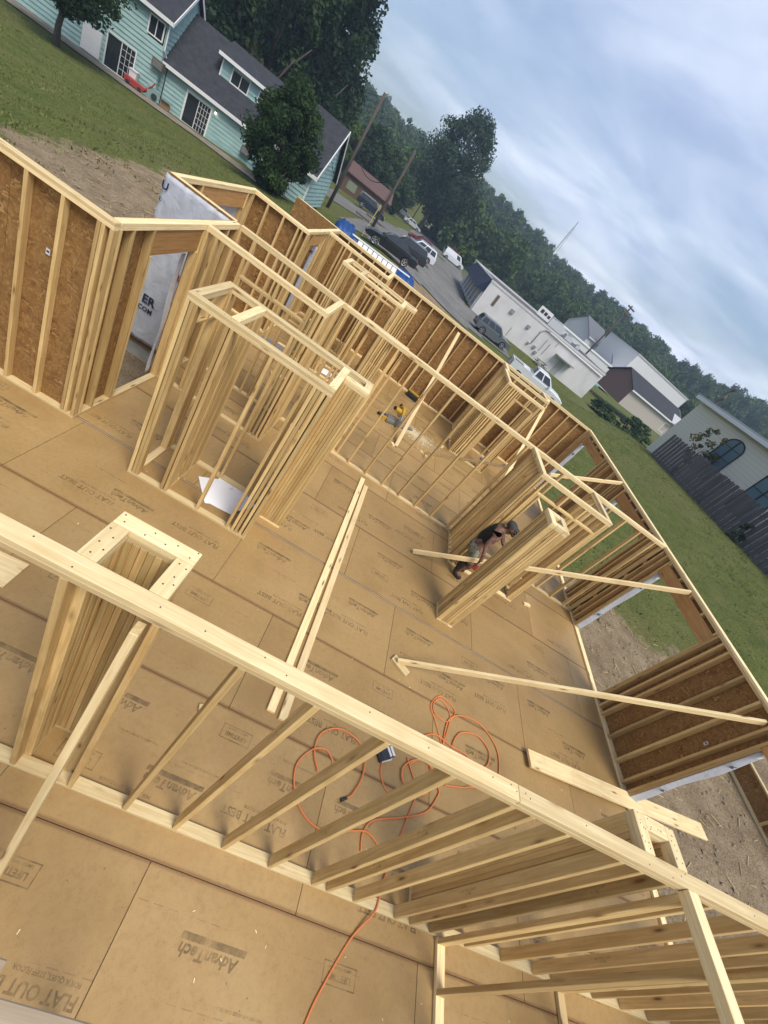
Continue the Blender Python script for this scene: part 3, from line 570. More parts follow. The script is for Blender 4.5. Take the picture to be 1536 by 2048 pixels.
for i,(az,d,h,wd) in enumerate([(-13.6,98,8.5,8),(-11.6,100,10.5,9),(-9.3,104,9.5,9),(-7.6,112,8,8),(-15.5,90,7.5,7)]):
    tree('broadleaf_tree','mid-height round tree beyond the utility poles',d*math.sin(R(az)),d*math.cos(R(az)),h,wd,LEAFM if i==0 else LEAFB,.08,OVAL,80,110,.42,50+i,gp)
tree('broadleaf_tree','great spreading tree rising high above the wooded slope by the road',-7.8,126,24.5,18.5,LEAFB,.24,lambda t:OVAL(t)*(1.08-.2*t),150,170,.5,61)
tree('yellowing_tree','yellowing tree showing over the dark dormer roof',-25.5,56,7.6,5,LEAFY,.2,OVAL,50,70,.4,66)
# right-hand shrubs and sapling
for i,(x,y,h,wd,lb) in enumerate([(35.5,60.5,2.9,6.5,'large green shrub against the beige low house'),(30.5,62,1.8,5,'dark low shrub beside the corner of the white block building'),(37,54,2.0,4.5,'rounded shrub beside the paling fence end')]):
    tree('shrub',lb,x,y,h,wd,LEAFM if i==0 else LEAFD,.0,BUSH,60,80,.3,80+i,cat='shrub',trunk_r=.05,z=ground(x,y)-.15)
tree('sapling','thin sapling with reddish leaves before the arched window',26.3,35.6,4.6,3.0,LEAFY,.3,OVAL,26,42,.2,90,trunk_r=.04)
tree('shrub','small green shrub growing against the paling fence',24.6,24.3,1.3,1.3,LEAFM,.0,BUSH,20,60,.14,95,cat='shrub',trunk_r=.03)
# wooded hill: one far mass
def forest():
    rng=np.random.default_rng(5); var=[]
    for s in range(6):
        V=leaf_arrays(np.random.default_rng(200+s),40,34,OVAL if s%2 else POP,.09,clr=.34); var.append(V)
    out=[]; pts=[]
    for az0,az1,d0,d1,step in ((-8,9,128,150,6.),(-20,56,150,320,8.6)):
        d=d0
        while d<d1:
            n=int(R(az1-az0)*d/step)
            for i in range(n): pts.append((az0+(az1-az0)*(i+rng.uniform(-.4,.4))/n,d+rng.uniform(-3,3)))
            d+=step*.95
    for az,d in pts:
        if d<150 and -9<az<-2.5 and d<132: continue
        if -6.5<az<-2.6 and d<190: continue      # the road runs on here
        x,y=d*math.sin(R(az)),d*math.cos(R(az)); h=rng.uniform(9.5,13); wd=rng.uniform(7.5,11); a=rng.uniform(0,6.28)
        V=var[rng.integers(6)]; c,s_=math.cos(a),math.sin(a)
        ctr=V
        X=np.stack([(V[:,0]*c-V[:,1]*s_)*wd+x,(V[:,0]*s_+V[:,1]*c)*wd+y,V[:,2]*h*.98+ground(x,y)-.2],1); out.append(X)
    V=np.concatenate(out); o=link('forest',quads_mesh('forest',V,LEAFB)); tag(o,'dense green wood covering the long hill behind the town','wood',kind='stuff')
forest()
# grass tufts and soil crumbs, too many to count
def dirtd(x,y):
    f=lambda x0,x1,y0,y1:max(abs(x-(x0+x1)/2)-(x1-x0)/2,abs(y-(y0+y1)/2)-(y1-y0)/2)
    return min(f(-11,19.5,-16,10.0),f(-10.6,-3,0,21),f(-2.5,4.5,26,43))
def tufts():
    rng=np.random.default_rng(12); out=[]
    for (x0,x1,y0,y1,n) in ((-33,-7.5,11,40,15000),(-8,8,15,27,3000),(8,25,7,62,14000)):
        for i in range(n):
            x,y=rng.uniform(x0,x1),rng.uniform(y0,y1); d=dirtd(x,y)
            if d<rng.normal()*1.3+.3 or (y>40 and x<13): continue
            if -26<x<-11 and y>40.5+.25*(x+19): continue
            z=ground(x,y); s=rng.uniform(.025,.06)*(1.5 if d<3 and rng.random()<.25 else 1)
            for k in range(4):
                a=rng.uniform(0,6.28); dx,dy=math.cos(a)*s*.35,math.sin(a)*s*.35; lx,ly=rng.normal()*s*.9,rng.normal()*s*.9; ox_,oy_=rng.normal()*.1,rng.normal()*.1
                out+=[(x+ox_-dx,y+oy_-dy,z-.02),(x+ox_+dx,y+oy_+dy,z-.02),(x+ox_+lx+dx*.3,y+oy_+ly+dy*.3,z+s),(x+ox_+lx-dx*.3,y+oy_+ly-dy*.3,z+s)]
    m=mat('grass blades',(.1,.13,.03),.8); nt=m.node_tree; setc(m,ramp(nt,noise(nt,coords(nt),.5,5,.7),[(.3,(.085,.108,.026)),(.5,(.13,.15,.038)),(.7,(.20,.185,.06))]))
    tag(link('grass',quads_mesh('grass',np.array(out),m)),'short uneven grass on the lawns round the house','grass',kind='stuff')
    mb=MB()
    for i in range(3600):
        if i<2400: x,y=rng.uniform(7,16),rng.uniform(-2,13)
        else: x,y=rng.uniform(-11,-6.5),rng.uniform(5,21)
        if dirtd(x,y)>0: continue
        s=rng.uniform(.012,.05)*(2 if rng.random()<.04 else 1); z=ground(x,y); M_=Matrix.Translation((x,y,z+s*.2))@Matrix.Rotation(rng.uniform(0,6.28),4,'Z')@Matrix.Rotation(rng.uniform(-.5,.5),4,'X')
        if i%3: mb.add([M_@Vector(q) for q in ((s,0,0),(-s,.1*s,0),(0,.8*s,0),(0,-.9*s,.1*s),(0,0,.7*s),(0,0,-.5*s))],[(0,2,4),(2,1,4),(1,3,4),(3,0,4),(2,0,5),(1,2,5),(3,1,5),(0,3,5)])
        else: mb.box(-s*3,-s*.15,0,s*3,s*.15,.008,M=M_,m=1)
    tag(mb.build('soil_crumbs',[mat('soil crumb',(.27,.21,.14),.95),mat('straw',(.46,.37,.2),.9)]),'clods, pebbles and straw scattered on the bare soil','soil',kind='stuff')
tufts()
# ---------------------------------------------------------------- buildings
TEAL=mat('teal lap siding',(.25,.40,.40),.75); setc(TEAL,ramp(TEAL.node_tree,noise(TEAL.node_tree,coords(TEAL.node_tree,(1,1,3)),1.2,5),[(.3,(.25,.385,.37)),(.7,(.345,.495,.475))]))
WHITE=mat('white trim paint',(.72,.72,.70),.6); SHING=mat('dark shingles',(.05,.052,.058),.9); nt=SHING.node_tree; setc(SHING,ramp(nt,noise(nt,coords(nt),2.5,6,.7),[(.3,(.022,.024,.029)),(.7,(.05,.052,.06))]))
GLASS=mat('dark window glass',(.02,.025,.03),.08,0,.6); DARK=mat('dark trim',(.03,.03,.032),.6); METAL=mat('grey metal',(.4,.4,.4),.45,.6); RUSTY=mat('brown appliance',(.13,.095,.06),.7)
def lap_wall(P,name,u0,u1,v,z0,z1,m,axis='u',lap=.28,th=.09,cut=None,top=None):
    """clapboard wall: each course a wedge; top(u)->height limit for gables"""
    mb=MB(); n=int(math.ceil((z1-z0)/lap))
    for i in range(n):
        za=z0+i*lap; zb=min(z1,za+lap); a0,a1=u0,u1
        if top:
            us=[u for u in np.linspace(u0,u1,161) if top(u)>=(za+zb)/2]
            if not us: continue
            a0,a1=us[0],us[-1]
        segs=[(a0,a1)]
        for (c0,c1,d0,d1) in (cut or []):
            if d0<(za+zb)/2<d1:
                segs=[q for s in segs for q in ((s[0],min(s[1],c0)),(max(s[0],c1),s[1])) if q[1]-q[0]>.01]
        for a,b in segs:
            if axis=='u': vs=[(a,v-.05,za),(b,v-.05,za),(b,v-.006,zb),(a,v-.006,zb),(a,v+th,za),(b,v+th,za),(b,v+th,zb),(a,v+th,zb)]
            else: vs=[(v+.05,a,za),(v+.05,b,za),(v+.006,b,zb),(v+.006,a,zb),(v-th,a,za),(v-th,b,za),(v-th,b,zb),(v-th,a,zb)]
            mb.add(vs,[(0,1,2,3),(5,4,7,6),(0,4,5,1),(3,2,6,7),(0,3,7,4),(1,5,6,2)])
    return mb.build(name,m,P)
def window(P,u0,u1,z0,z1,v,axis='u',bars=(1,0),name='window',fm=None,fw=.08,grid=None):
    mb=MB(); f=fm or WHITE
    def bx(m_,a0,a1,c0,c1,d0,d1):
        if axis=='u': m_.box(a0,v+d0,c0,a1,v+d1,c1)
        else: m_.box(v-d1,a0,c0,v-d0,a1,c1)
    bx(mb,u0-fw,u0,z0-fw,z1+fw,-.05,.04); bx(mb,u1,u1+fw,z0-fw,z1+fw,-.05,.04); bx(mb,u0,u1,z1,z1+fw,-.05,.04); bx(mb,u0,u1,z0-fw,z0,-.06,.04)
    o=mb.build(name,f,P)
    nb,nh=bars
    if nb+nh:
        mb=MB()
        for i in range(nb): c=u0+(u1-u0)*(i+1)/(nb+1); bx(mb,c-.025,c+.025,z0,z1,-.03,.01)
        for i in range(nh): c=z0+(z1-z0)*(i+1)/(nh+1); bx(mb,u0,u1,c-.02,c+.02,-.028,.011)
        mb.build('glazing_bar',f,o)
    if grid:
        mb=MB(); g0,g1,nx,nz=grid
        for i in range(1,nx): c=g0+(g1-g0)*i/nx; bx(mb,c-.011,c+.011,z0,z1,-.02,.005)
        for i in range(1,nz): c=z0+(z1-z0)*i/nz; bx(mb,g0,g1,c-.011,c+.011,-.019,.006)
        mb.build('muntin_grid',f,o)
    mb=MB(); bx(mb,u0,u1,z0,z1,.012,.03); mb.build('pane',GLASS,o); return o
# two-storey teal house with the low wing and dormer
ox,oy=-24.4,41.6; zb=ground(ox,oy)-.05
H1=thing('teal_house','teal two-storey house with a low dormered wing and patio doors','house',(ox,oy,zb),R(13))
lap_wall(H1,'front_siding',-9,0,0,0,5.0,TEAL,cut=[(-3.4,-1.6,0,2.05),(-1.15,.15,3.4,4.6),(-5.4,-4.4,3.2,4.7)])
lap_wall(H1,'end_siding',0,8,0,0,7.6,TEAL,'v',top=lambda s:5.0+2.4*(1-abs(s-4)/4))
def gable_roof(P,u0,u1,v0,v1,ze,zr,ov=.35,th=.14,name='roof',m=None,fascia=True):
    mb=MB(); vm=(v0+v1)/2; sl=(zr-ze)/(vm-v0); ze2=ze-ov*sl
    for s,(a,b) in enumerate(((v0-ov,vm),(v1+ov,vm))):
        mb.add([(u0-ov,a,ze2),(u1+ov,a,ze2),(u1+ov,b,zr),(u0-ov,b,zr),(u0-ov,a,ze2+th),(u1+ov,a,ze2+th),(u1+ov,b,zr+th),(u0-ov,b,zr+th)],[(0,1,2,3),(4,5,6,7),(0,1,5,4),(1,2,6,5),(2,3,7,6),(3,0,4,7)])
    r=mb.build(name,m or SHING,P)
    if fascia:
        mb=MB(); mb.box(u0-ov,v0-ov-.06,ze2-.08,u1+ov,v0-ov-.003,ze2+th+.01); mb.build('gutter',WHITE,r)
        mb=MB()
        for a,b in ((v0-ov,vm),(v1+ov,vm)):
            mb.add([(u1+ov+.003,a,ze2-.1),(u1+ov+.05,a,ze2-.1),(u1+ov+.05,b,zr-.1),(u1+ov+.003,b,zr-.1),(u1+ov+.003,a,ze2+th),(u1+ov+.05,a,ze2+th),(u1+ov+.05,b,zr+th),(u1+ov+.003,b,zr+th)],[(0,1,2,3),(4,5,6,7),(0,1,5,4),(1,2,6,5),(2,3,7,6),(3,0,4,7)])
        mb.build('rake_trim',WHITE,r)
    return r
gable_roof(H1,-9,0,0,8,5.0,7.4)
window(H1,-3.4,-1.6,.08,2.02,0,grid=(-2.45,-1.6,3,5),name='patio_door'); window(H1,-1.15,-.25,3.55,4.5,0); window(H1,-5.4,-4.4,3.3,4.6,0)
lap_wall(H1,'wing_siding',.03,9.3,.6,0,2.75,TEAL,cut=[(2.0,3.75,0,2.05)])
window(H1,2.0,3.75,.08,2.02,.6,grid=(2.9,3.75,4,5),name='patio_door',fw=.12)
r=gable_roof(H1,.36,9.3,.6,9.4,2.75,6.1)
lap_wall(H1,'wing_end_siding',.6,9.4,9.3,0,6.2,TEAL,'v',top=lambda s:2.75+3.35*(1-abs(s-5)/4.4))
# dormer
lap_wall(H1,'dormer_siding',3.3,8.4,2.25,3.85,5.35,TEAL,cut=[(4.1,5.4,4.15,5.1),(6.3,7.1,4.25,5.0)]); window(H1,4.1,5.4,4.2,5.08,2.25); window(H1,6.3,7.1,4.3,4.98,2.25,bars=(0,1))
mb=MB(); mb.prism([(2.25,3.85),(2.25,5.35),(4.8,6.2),(4.8,5.8)],8.3,8.42,'x'); mb.prism([(2.25,3.85),(2.25,5.35),(4.8,6.2),(4.8,5.8)],3.28,3.40,'x'); mb.build('dormer_cheek',TEAL,H1)
mb=MB(); mb.prism([(1.85,5.30),(1.85,5.44),(5.1,6.46),(5.1,6.32)],2.9,8.8,'x'); dr=mb.build('dormer_roof',SHING,H1); mb=MB(); mb.box(2.9,1.79,5.22,8.8,1.847,5.44); mb.build('gutter',WHITE,dr)
mb=MB(); mb.box(3.2,2.2,3.80,8.5,2.24,3.95); mb.box(3.2,2.19,3.9,3.3,2.245,5.35); mb.build('dormer_trim',WHITE,H1)
mb=MB(); mb.tube([(.1,-.12,5.0),(.1,-.12,3.2),(.2,.25,2.9)],.05,8); mb.build('downspout',WHITE,H1); mb=MB(); mb.tube([(.35,.5,2.6),(.35,.5,.1)],.035,6); mb.build('drain_pipe',DARK,H1)
for u,v_,z in ((-.45,-.35,2.0),(6.6,.25,.85)):
    mb=MB(); mb.box(u,v_,z,u+.75,v_+.5,z+.5); o=mb.build('air_conditioner',RUSTY,H1); mb=MB()
    for i in range(6): mb.box(u+.06,v_-.015,z+.06+i*.065,u+.69,v_-.004,z+.1+i*.065)
    mb.build('grille',METAL,o)
mb=MB(); mb.tube([(8.2,2.0,3.3),(8.2,2.0,4.9)],.02,6); mb.tube([(8.5,2.0,3.3),(8.5,2.0,4.9)],.02,6); mb.tube([(8.2,2,4.6),(7.7,1.95,4.4),(7.3,2.0,4.6)],.015,6); mb.build('service_cable_mast',DARK,H1)
mb=MB(); mb.box(-4.9,-.2,.1,-3.7,-.05,1.6); mb.build('wall_panel',WHITE,H1)
# items along the teal house wall
def at_h(u,v_,dz=0): 
    c,s=math.cos(R(13)),math.sin(R(13)); return (ox+u*c-v_*s,oy+u*s+v_*c,ground(ox+u*c-v_*s,oy+u*s+v_*c)+.06+dz)
RED=mat('red plastic',(.38,.05,.04),.5); WPL=mat('white plastic',(.7,.7,.68),.5); BROWN=mat('brown cardboard',(.28,.17,.08),.8); GPL=mat('green grey plastic',(.2,.3,.28),.6)
P=thing('garden_cart','red garden cart tipped against the teal house wall','cart',at_h(-.9,-.9),R(13)); mb=MB(); mb.prism([(-.7,.1),(.5,.1),(.75,.4),(-.75,.45)],-.3,.3,'y'); mb.build('tray',RED,P); mb=MB(); mb.tube([(.6,0,.35),(1.0,0,.8),(1.15,0,1.1)],.05,8); mb.build('handle',RED,P)
for sx_ in (-.45,.35): mb=MB(); mb.tube([(sx_,-.35,.14),(sx_,-.28,.14)],.14,12); mb.build('wheel',DARK,P)
P=thing('trash_bin','white lidded bin beside the patio door of the two-storey part','bin',at_h(-1.35,-.35),R(13)); mb=MB(); mb.prism([(-.2,0),(.2,0),(.26,.85),(-.26,.85)],-.22,.22,'y'); mb.build('bin_body',WPL,P); mb=MB(); mb.box(-.29,-.26,.86,.29,.26,.93); mb.build('lid',WPL,P)
P=thing('storage_tub','grey green tub leaning at the foot of the teal wall','tub',at_h(.15,-.6),R(30)); mb=MB(); mb.prism([(-.35,0),(.35,0),(.42,.75),(-.42,.75)],-.25,.25,'y'); mb.build('tub_body',GPL,P); mb=MB(); mb.tube([(.1,-.32,.3),(.1,-.27,.3)],.2,12); mb.build('wheel',DARK,P)
P=thing('cardboard_box','open brown cardboard box by the wing wall','box',at_h(1.0,-.3),R(20)); mb=MB(); mb.box(-.3,-.22,0,.3,.22,.4); mb.build('box_body',BROWN,P); mb=MB(); mb.add([(-.3,-.22,.4),(.3,-.22,.4),(.3,-.4,.5),(-.3,-.4,.5)],[(0,1,2,3)]); mb.build('flap',BROWN,P)
P=thing('wall_lamp','small lit porch lamp beside the wing patio door','lamp',at_h(4.15,.52,1.9),R(13)); mb=MB(); mb.tube([(0,.02,0),(0,-.06,0)],.06,8); mb.build('lamp_base',DARK,P); LB=mat('lit bulb',(1,.9,.7),.5); LB.node_tree.nodes['Principled BSDF'].inputs['Emission Color'].default_value=(1,.85,.6,1); LB.node_tree.nodes['Principled BSDF'].inputs['Emission Strength'].default_value=4
mb=MB(); mb.tube([(0,-.08,-.02),(0,-.08,-.14)],[.05,.06],8); mb.build('bulb',LB,P)
# small teal gabled house
H2=thing('teal_cottage','small teal gabled house with a gridded window near the utility pole','house',(-10.3,37.0,ground(-10.3,37)-.1),R(4))
lap_wall(H2,'front_siding',-4.2,0,0,0,2.4,TEAL,cut=[(-3.4,-1.3,.15,1.85)]); window(H2,-3.4,-1.3,.2,1.8,0,bars=(1,0),grid=(-3.4,-1.3,9,6))
lap_wall(H2,'gable_siding',0,7.2,0,0,5.6,TEAL,'v',cut=[(2.5,3.3,3.1,4.2)],top=lambda s:2.4+3.1*(1-abs(s-3.6)/3.6)); gable_roof(H2,-4.2,0,0,7.2,2.4,5.5)
window(H2,2.5,3.3,3.7,4.2,0,'v',bars=(0,0),fm=DARK); window(H2,2.5,3.3,3.15,3.5,0,'v',bars=(0,0),fm=WHITE)
mb=MB(); mb.box(-.05,-.04,0,.05,.06,2.3); mb.build('corner_trim',WHITE,H2)
mb=MB(); mb.prism([(0,0),(7.2,0),(7.2,2.4),(3.6,5.45),(0,2.4)],-4.2,-4.1,'x'); mb.build('end_wall',TEAL,H2)
# white block building
BLK=mat('painted block wall',(.58,.565,.555),.85); nt=BLK.node_tree; setc(BLK,ramp(nt,noise(nt,coords(nt,(1,1,.7)),.5,6,.65),[(.3,(.50,.49,.48)),(.5,(.59,.575,.57)),(.75,(.66,.64,.635))]))
NAVY=mat('navy metal awning',(.02,.03,.06),.45,.2)
BW=thing('white_block_building','long white block building with a navy awning and roof units','building',(7.1,62.2,-1.85),R(5))
mb=MB(); mb.box(0,0,0,20.8,21,4.05); mb.build('wall',BLK,BW); mb=MB()
for q in ((-.06,-.06,20.86,.28),(-.06,20.7,20.86,21.06),(-.06,.28,.25,20.7),(20.55,.28,20.86,20.7)): mb.box(q[0],q[1],4.051,q[2],q[3],4.35)
mb.build('parapet',BLK,BW); mb=MB(); mb.box(.26,.3,4.052,20.5,20.65,4.12); mb.build('roof',mat('flat roof membrane',(.11,.10,.105),.8),BW)
mb=MB(); mb.box(-.08,-.08,4.352,20.88,.30,4.40); mb.build('coping',mat('dark coping',(.10,.09,.09),.6),BW); mb=MB(); mb.tube([(10.5,-.13,3.9),(20.6,-.13,3.75)],.07,8); mb.build('gutter',WHITE,BW)
mb=MB(); mb.tube([(9.4,-.1,1.5),(9.4,-.1,3.3),(9.8,-.1,3.8),(10.5,-.1,3.9)],.07,8); mb.build('conduit',METAL,BW)
for u,z0,z1 in ((10.9,1.3,3.0),(11.6,1.2,2.9),(12.4,3.0,3.6),(5.9,0.3,1.5)): mb=MB(); mb.tube([(u,-.06,z0),(u,-.06,z1)],.035,6); mb.build('conduit',METAL,BW)
for u,z,s in ((4.3,2.75,.55),(7.4,2.6,.45),(8.9,1.15,.3),(9.9,1.2,.4),(10.5,.75,.4)): mb=MB(); mb.box(u,-.22,z,u+s,-.002,z+s*.85); mb.build('wall_vent',METAL,BW)
mb=MB(); mb.box(13.2,-1.0,2.35,16.2,-.003,2.5); mb.build('door_canopy',METAL,BW); mb=MB(); mb.box(14.2,-.05,.05,15.2,-.003,2.1); d_=mb.build('door',mat('grey door',(.33,.34,.33),.6),BW); mb=MB(); mb.box(14.3,-.09,1.0,14.38,-.052,1.1); mb.build('handle',DARK,d_)
mb=MB(); mb.box(1.7,-.06,2.0,2.1,-.003,3.4); mb.build('downpipe_patch',RUSTY,BW)
# street front: columns, glazing and the ribbed awning
for i in range(6):
    v0=1.0+i*2.9; mb=MB(); mb.box(-.04,v0,.5,-.003,v0+2.0,2.5); f=mb.build('shop_window',GLASS,BW); mb=MB(); mb.box(-.09,v0+.95,.5,-.042,v0+1.05,2.5); mb.build('mullion',WHITE,f)
for i in range(7): mb=MB(); mb.box(-.16,.4+i*2.9,0,-.002,.85+i*2.9,2.7); mb.build('pilaster',WHITE,BW)
mb=MB(); mb.prism([(-1.25,2.55),(-.002,2.55),(-.002,4.3)],.2,18,'y'); aw=mb.build('awning',NAVY,BW)
for i in range(12):
    mb=MB(); y=.4+i*1.5; mb.add([(-1.27,y,2.58),(-1.27,y+.08,2.58),(-.04,y+.08,4.34),(-.04,y,4.34),(-1.24,y,2.54),(-1.24,y+.08,2.54),(-.01,y+.08,4.30),(-.01,y,4.30)],[(0,1,2,3),(4,5,6,7),(0,1,5,4),(1,2,6,5),(2,3,7,6),(3,0,4,7)]); mb.build('awning_rib',DARK,aw)
def roof_unit(label,u,v_,sx_,sy_,sz_,slab=True):
    c,s=math.cos(R(5)),math.sin(R(5)); P=thing('rooftop_unit',label,'roof unit',(7.1+u*c-v_*s,62.2+u*s+v_*c,-1.85+4.12),R(5)); mb=MB(); mb.box(-sx_/2,-sy_/2,.1,sx_/2,sy_/2,sz_); mb.build('housing',mat('pale unit metal',(.55,.56,.57),.5,.2),P); mb=MB(); mb.box(-sx_/2-.05,-sy_/2-.05,0,sx_/2+.05,sy_/2+.05,.099); mb.build('curb',METAL,P); mb=MB(); mb.tube([(0,0,sz_+.001),(0,0,sz_+.15)],min(sx_,sy_)*.33,12); mb.build('fan_cowl',METAL,P)
roof_unit('boxy grey unit on the white block roof behind the lettered roof panel',12.2,5,2.6,1.6,1.2); roof_unit('low pale unit on the white block roof beside the larger one',14.6,4,1.3,1.1,.8); roof_unit('small pale unit at the far end of the white block roof',16.3,3.4,.7,.7,.6)
c,s=math.cos(R(5)),math.sin(R(5)); P=thing('roof_sign','white lettered panel standing on the white block roof','sign',(7.1+9.6*c-4*s,62.2+9.6*s+4*c,2.27),R(5)); mb=MB(); mb.box(-1.1,-.05,.35,1.1,.05,1.55); mb.build('sign_panel',WPL,P); mb=MB(); mb.tube([(-.8,0,0),(-.8,0,.35)],.05,6); mb.tube([(.8,0,0),(.8,0,.35)],.05,6); mb.build('sign_legs',METAL,P)
for x0,x1,z0,z1 in ((-.8,-.3,.75,1.25),(-.15,.35,.75,1.2),(.5,.95,.7,1.1)): mb=MB(); mb.box(x0,-.056,z0,x1,-.051,z1); mb.build('letter_block',DARK,P)
# other buildings beyond on the right
def house(name,label,x,y,rz,wd,dp,he,hr,wm,rm,z=None,wins=(),gable='u',gm=None):
    P=thing(name,label,'building',(x,y,(ground(x,y) if z is None else z)-.2),R(rz))
    mb=MB(); mb.box(0,0,0,wd,dp,he); mb.build('wall',wm,P)
    if hr>he:
        mb=MB(); mb.prism([(0,he),(dp,he),(dp/2,hr-.05)],.02,.22,'x'); mb.build('gable',gm or wm,P); mb=MB(); mb.prism([(0,he),(dp,he),(dp/2,hr-.05)],wd-.22,wd-.02,'x'); mb.build('gable',gm or wm,P); gable_roof(P,0,wd,0,dp,he,hr,.4,.15,'roof',rm)
    else:
        mb=MB(); mb.box(-.15,-.15,he+.001,wd+.15,dp+.15,he+.25); mb.build('roof',rm,P)
    for (ax_,a,b,c_,d_) in wins: window(P,a,b,c_,d_,0 if ax_=='u' else wd,ax_,bars=(0,1),fw=.1)
    return P
CREAM=mat('cream siding',(.66,.63,.52),.75); nt=CREAM.node_tree
sp=N(nt,'ShaderNodeSeparateXYZ'); L(nt,coords(nt),sp.inputs[0]); ln=mth(nt,'LESS_THAN',mth(nt,'FRACT',mth(nt,'MULTIPLY',sp.outputs[2],3.2)),.06); setc(CREAM,mixc(nt,ln,(.66,.63,.52),(.44,.42,.35)))
BEIGE=mat('beige stucco',(.42,.38,.33),.85); BRICK=mat('brown red gable',(.20,.12,.10),.85); PALE=mat('pale painted wall',(.60,.60,.60),.8); GROOF=mat('grey roof',(.13,.135,.15),.85)
house('white_shop','low white building with a dark vent behind the block building',30,103,10,22,10,4.4,0,PALE,WHITE,z=-1.2,wins=[('u',5.5,7.0,2.2,3.3)])
house('gabled_house','white gabled house with a grey roof below the wooded hill',43,124,35,9,9,5.8,9.0,PALE,GROOF,z=-.5,wins=[('u',2.2,2.8,3.0,4.4),('u',3.6,4.2,3.0,4.4),('u',6.5,7.4,3.,4.)])
house('white_porch_house','small white house with a porch gable between two larger ones',50,117,20,6,7,4.6,7.2,PALE,GROOF,z=-.6,wins=[('u',1,1.8,1.8,3.2)])
house('long_white_hall','long pale two-storey hall with small white framed windows',51.5,113,24,27,12,8.6,0,PALE,mat('pale roof edge',(.5,.5,.5),.7),z=.2,wins=[('u',5,6,4.2,6.2),('u',8.5,9.5,4.2,6.2),('u',12,12.9,4.6,5.6),('u',16,16.8,4.6,5.4)])
house('low_beige_house','low beige house with dark roof and brown red gable end',39.0,77,24,18,7,3.1,5.2,BEIGE,SHING,z=.2,gm=BRICK,wins=[('u',13.6,15.2,.6,2.2)])
mb=MB(); mb.box(-.04,-.02,.02,-.003,7.02,3.1); o=[q for q in bpy.data.objects if q.name=='low_beige_house'][0]; mb.build('gable_wall_paint',BRICK,o)
mb=MB(); mb.prism([(14,2.9),(17.5,2.9),(15.75,4.3)],-.9,3.0,'y'); e_=mb.build('entry_gable',PALE,o)
# large cream building with arched windows
RB=thing('cream_hall','large cream sided hall with tall arched windows behind the paling fence','building',(28,43.6,ground(28,43)-.3),R(-90)); zb=RB.location.z
mb=MB(); mb.box(0,0,0,34,14,6.7-zb); mb.build('wall',CREAM,RB)
mb=MB(); mb.prism([(-.5,6.55-zb),(-.5,6.85-zb),(7,7.3-zb),(14.5,6.85-zb),(14.5,6.55-zb),(7,7.0-zb)],-.5,34.5,'x'); rr=mb.build('roof',mat('pale metal roof',(.42,.44,.43),.5,.3),RB); mb=MB(); mb.box(-.5,-.58,6.4-zb,34.5,-.503,6.7-zb); mb.build('gutter',WHITE,rr)
mb=MB(); mb.prism([(0,6.6-zb),(14,6.6-zb),(7,6.98-zb)],.0,.15,'x'); mb.build('gable',CREAM,RB)
BG=mat('blue tinted glass',(.10,.17,.20),.12,0,.6)
for k,(u0,u1) in enumerate(((6.9,9.3),(12.9,15.3),(18.9,21.3))):
    za,zt=3.1-zb,5.0-zb; um=(u0+u1)/2; rad=(u1-u0)/2; arch=[(u0,za-1.2),(u1,za-1.2),(u1,zt)]+[(um+rad*math.cos(a),zt+rad*.62*math.sin(a)) for a in np.linspace(0,math.pi,13)[1:-1]]+[(u0,zt)]
    mb=MB(); mb.prism(arch,-.05,-.003,'y'); wdw=mb.build('arched_window',BG,RB)
    mb=MB(); mb.box(um-.07,-.10,za-1.2,um+.07,-.052,zt+rad*.6); 
    for z in (za-.1,za+.95,zt): mb.box(u0,-.09,z-.03,um-.071,-.053,z+.03); mb.box(um+.071,-.09,z-.03,u1,-.053,z+.03)
    mb.build('window_bars',DARK,wdw)
    mb=MB(); pts=[(um+(rad+.04)*math.cos(a),-.07,zt+(rad*.62+.04)*math.sin(a)) for a in np.linspace(0,math.pi,17)]; mb.tube([(u1+.04,-.07,za-1.2)]+pts+[(u0-.04,-.07,za-1.2)],.06,6); mb.build('window_frame',DARK,wdw)
# paling fence, board by board
GREYW=mat('weathered fence board',(.115,.10,.10),.9); nt=GREYW.node_tree; cc_=ramp(nt,noise(nt,coords(nt,(12,12,1.2),rand=True),1.5,4),[(.3,(.08,.07,.072)),(.7,(.15,.13,.13))]); cc_=mixc(nt,1,cc_,ramp(nt,objrand(nt),[(0,(.7,.7,.7)),(1,(1.15,1.12,1.1))]),'MULTIPLY'); setc(GREYW,cc_)
FN=thing('paling_fence','tall weathered grey board fence along the lawn','fence',(25,30,0))
mb=MB(); mb.prism([(-.105,0),(.105,0),(.105,2.42),(.07,2.5),(-.07,2.5),(-.105,2.42)],-.012,.012,'x'); pb=mb.mesh('board',(GREYW,))
y=37.7; i=0
while y>6:
    link('board',pb,FN,None,(.0 if i%2 else .035,y-30,ground(25,y)-.05+random.uniform(-.05,.05)),(random.uniform(-.012,.012),0,random.uniform(-.03,.03))); y-=.245; i+=1
for zr in (.5,2.0):
    mb=MB(); mb.tube([(.07,yy-30,ground(25,yy)+zr) for yy in np.arange(6,37.8,1.5)],.045,4); mb.build('rail',GREYW,FN)
link('board_end',pb,FN,None,(.14,7.76,ground(25,37.7)-.05),(0,0,R(90)))
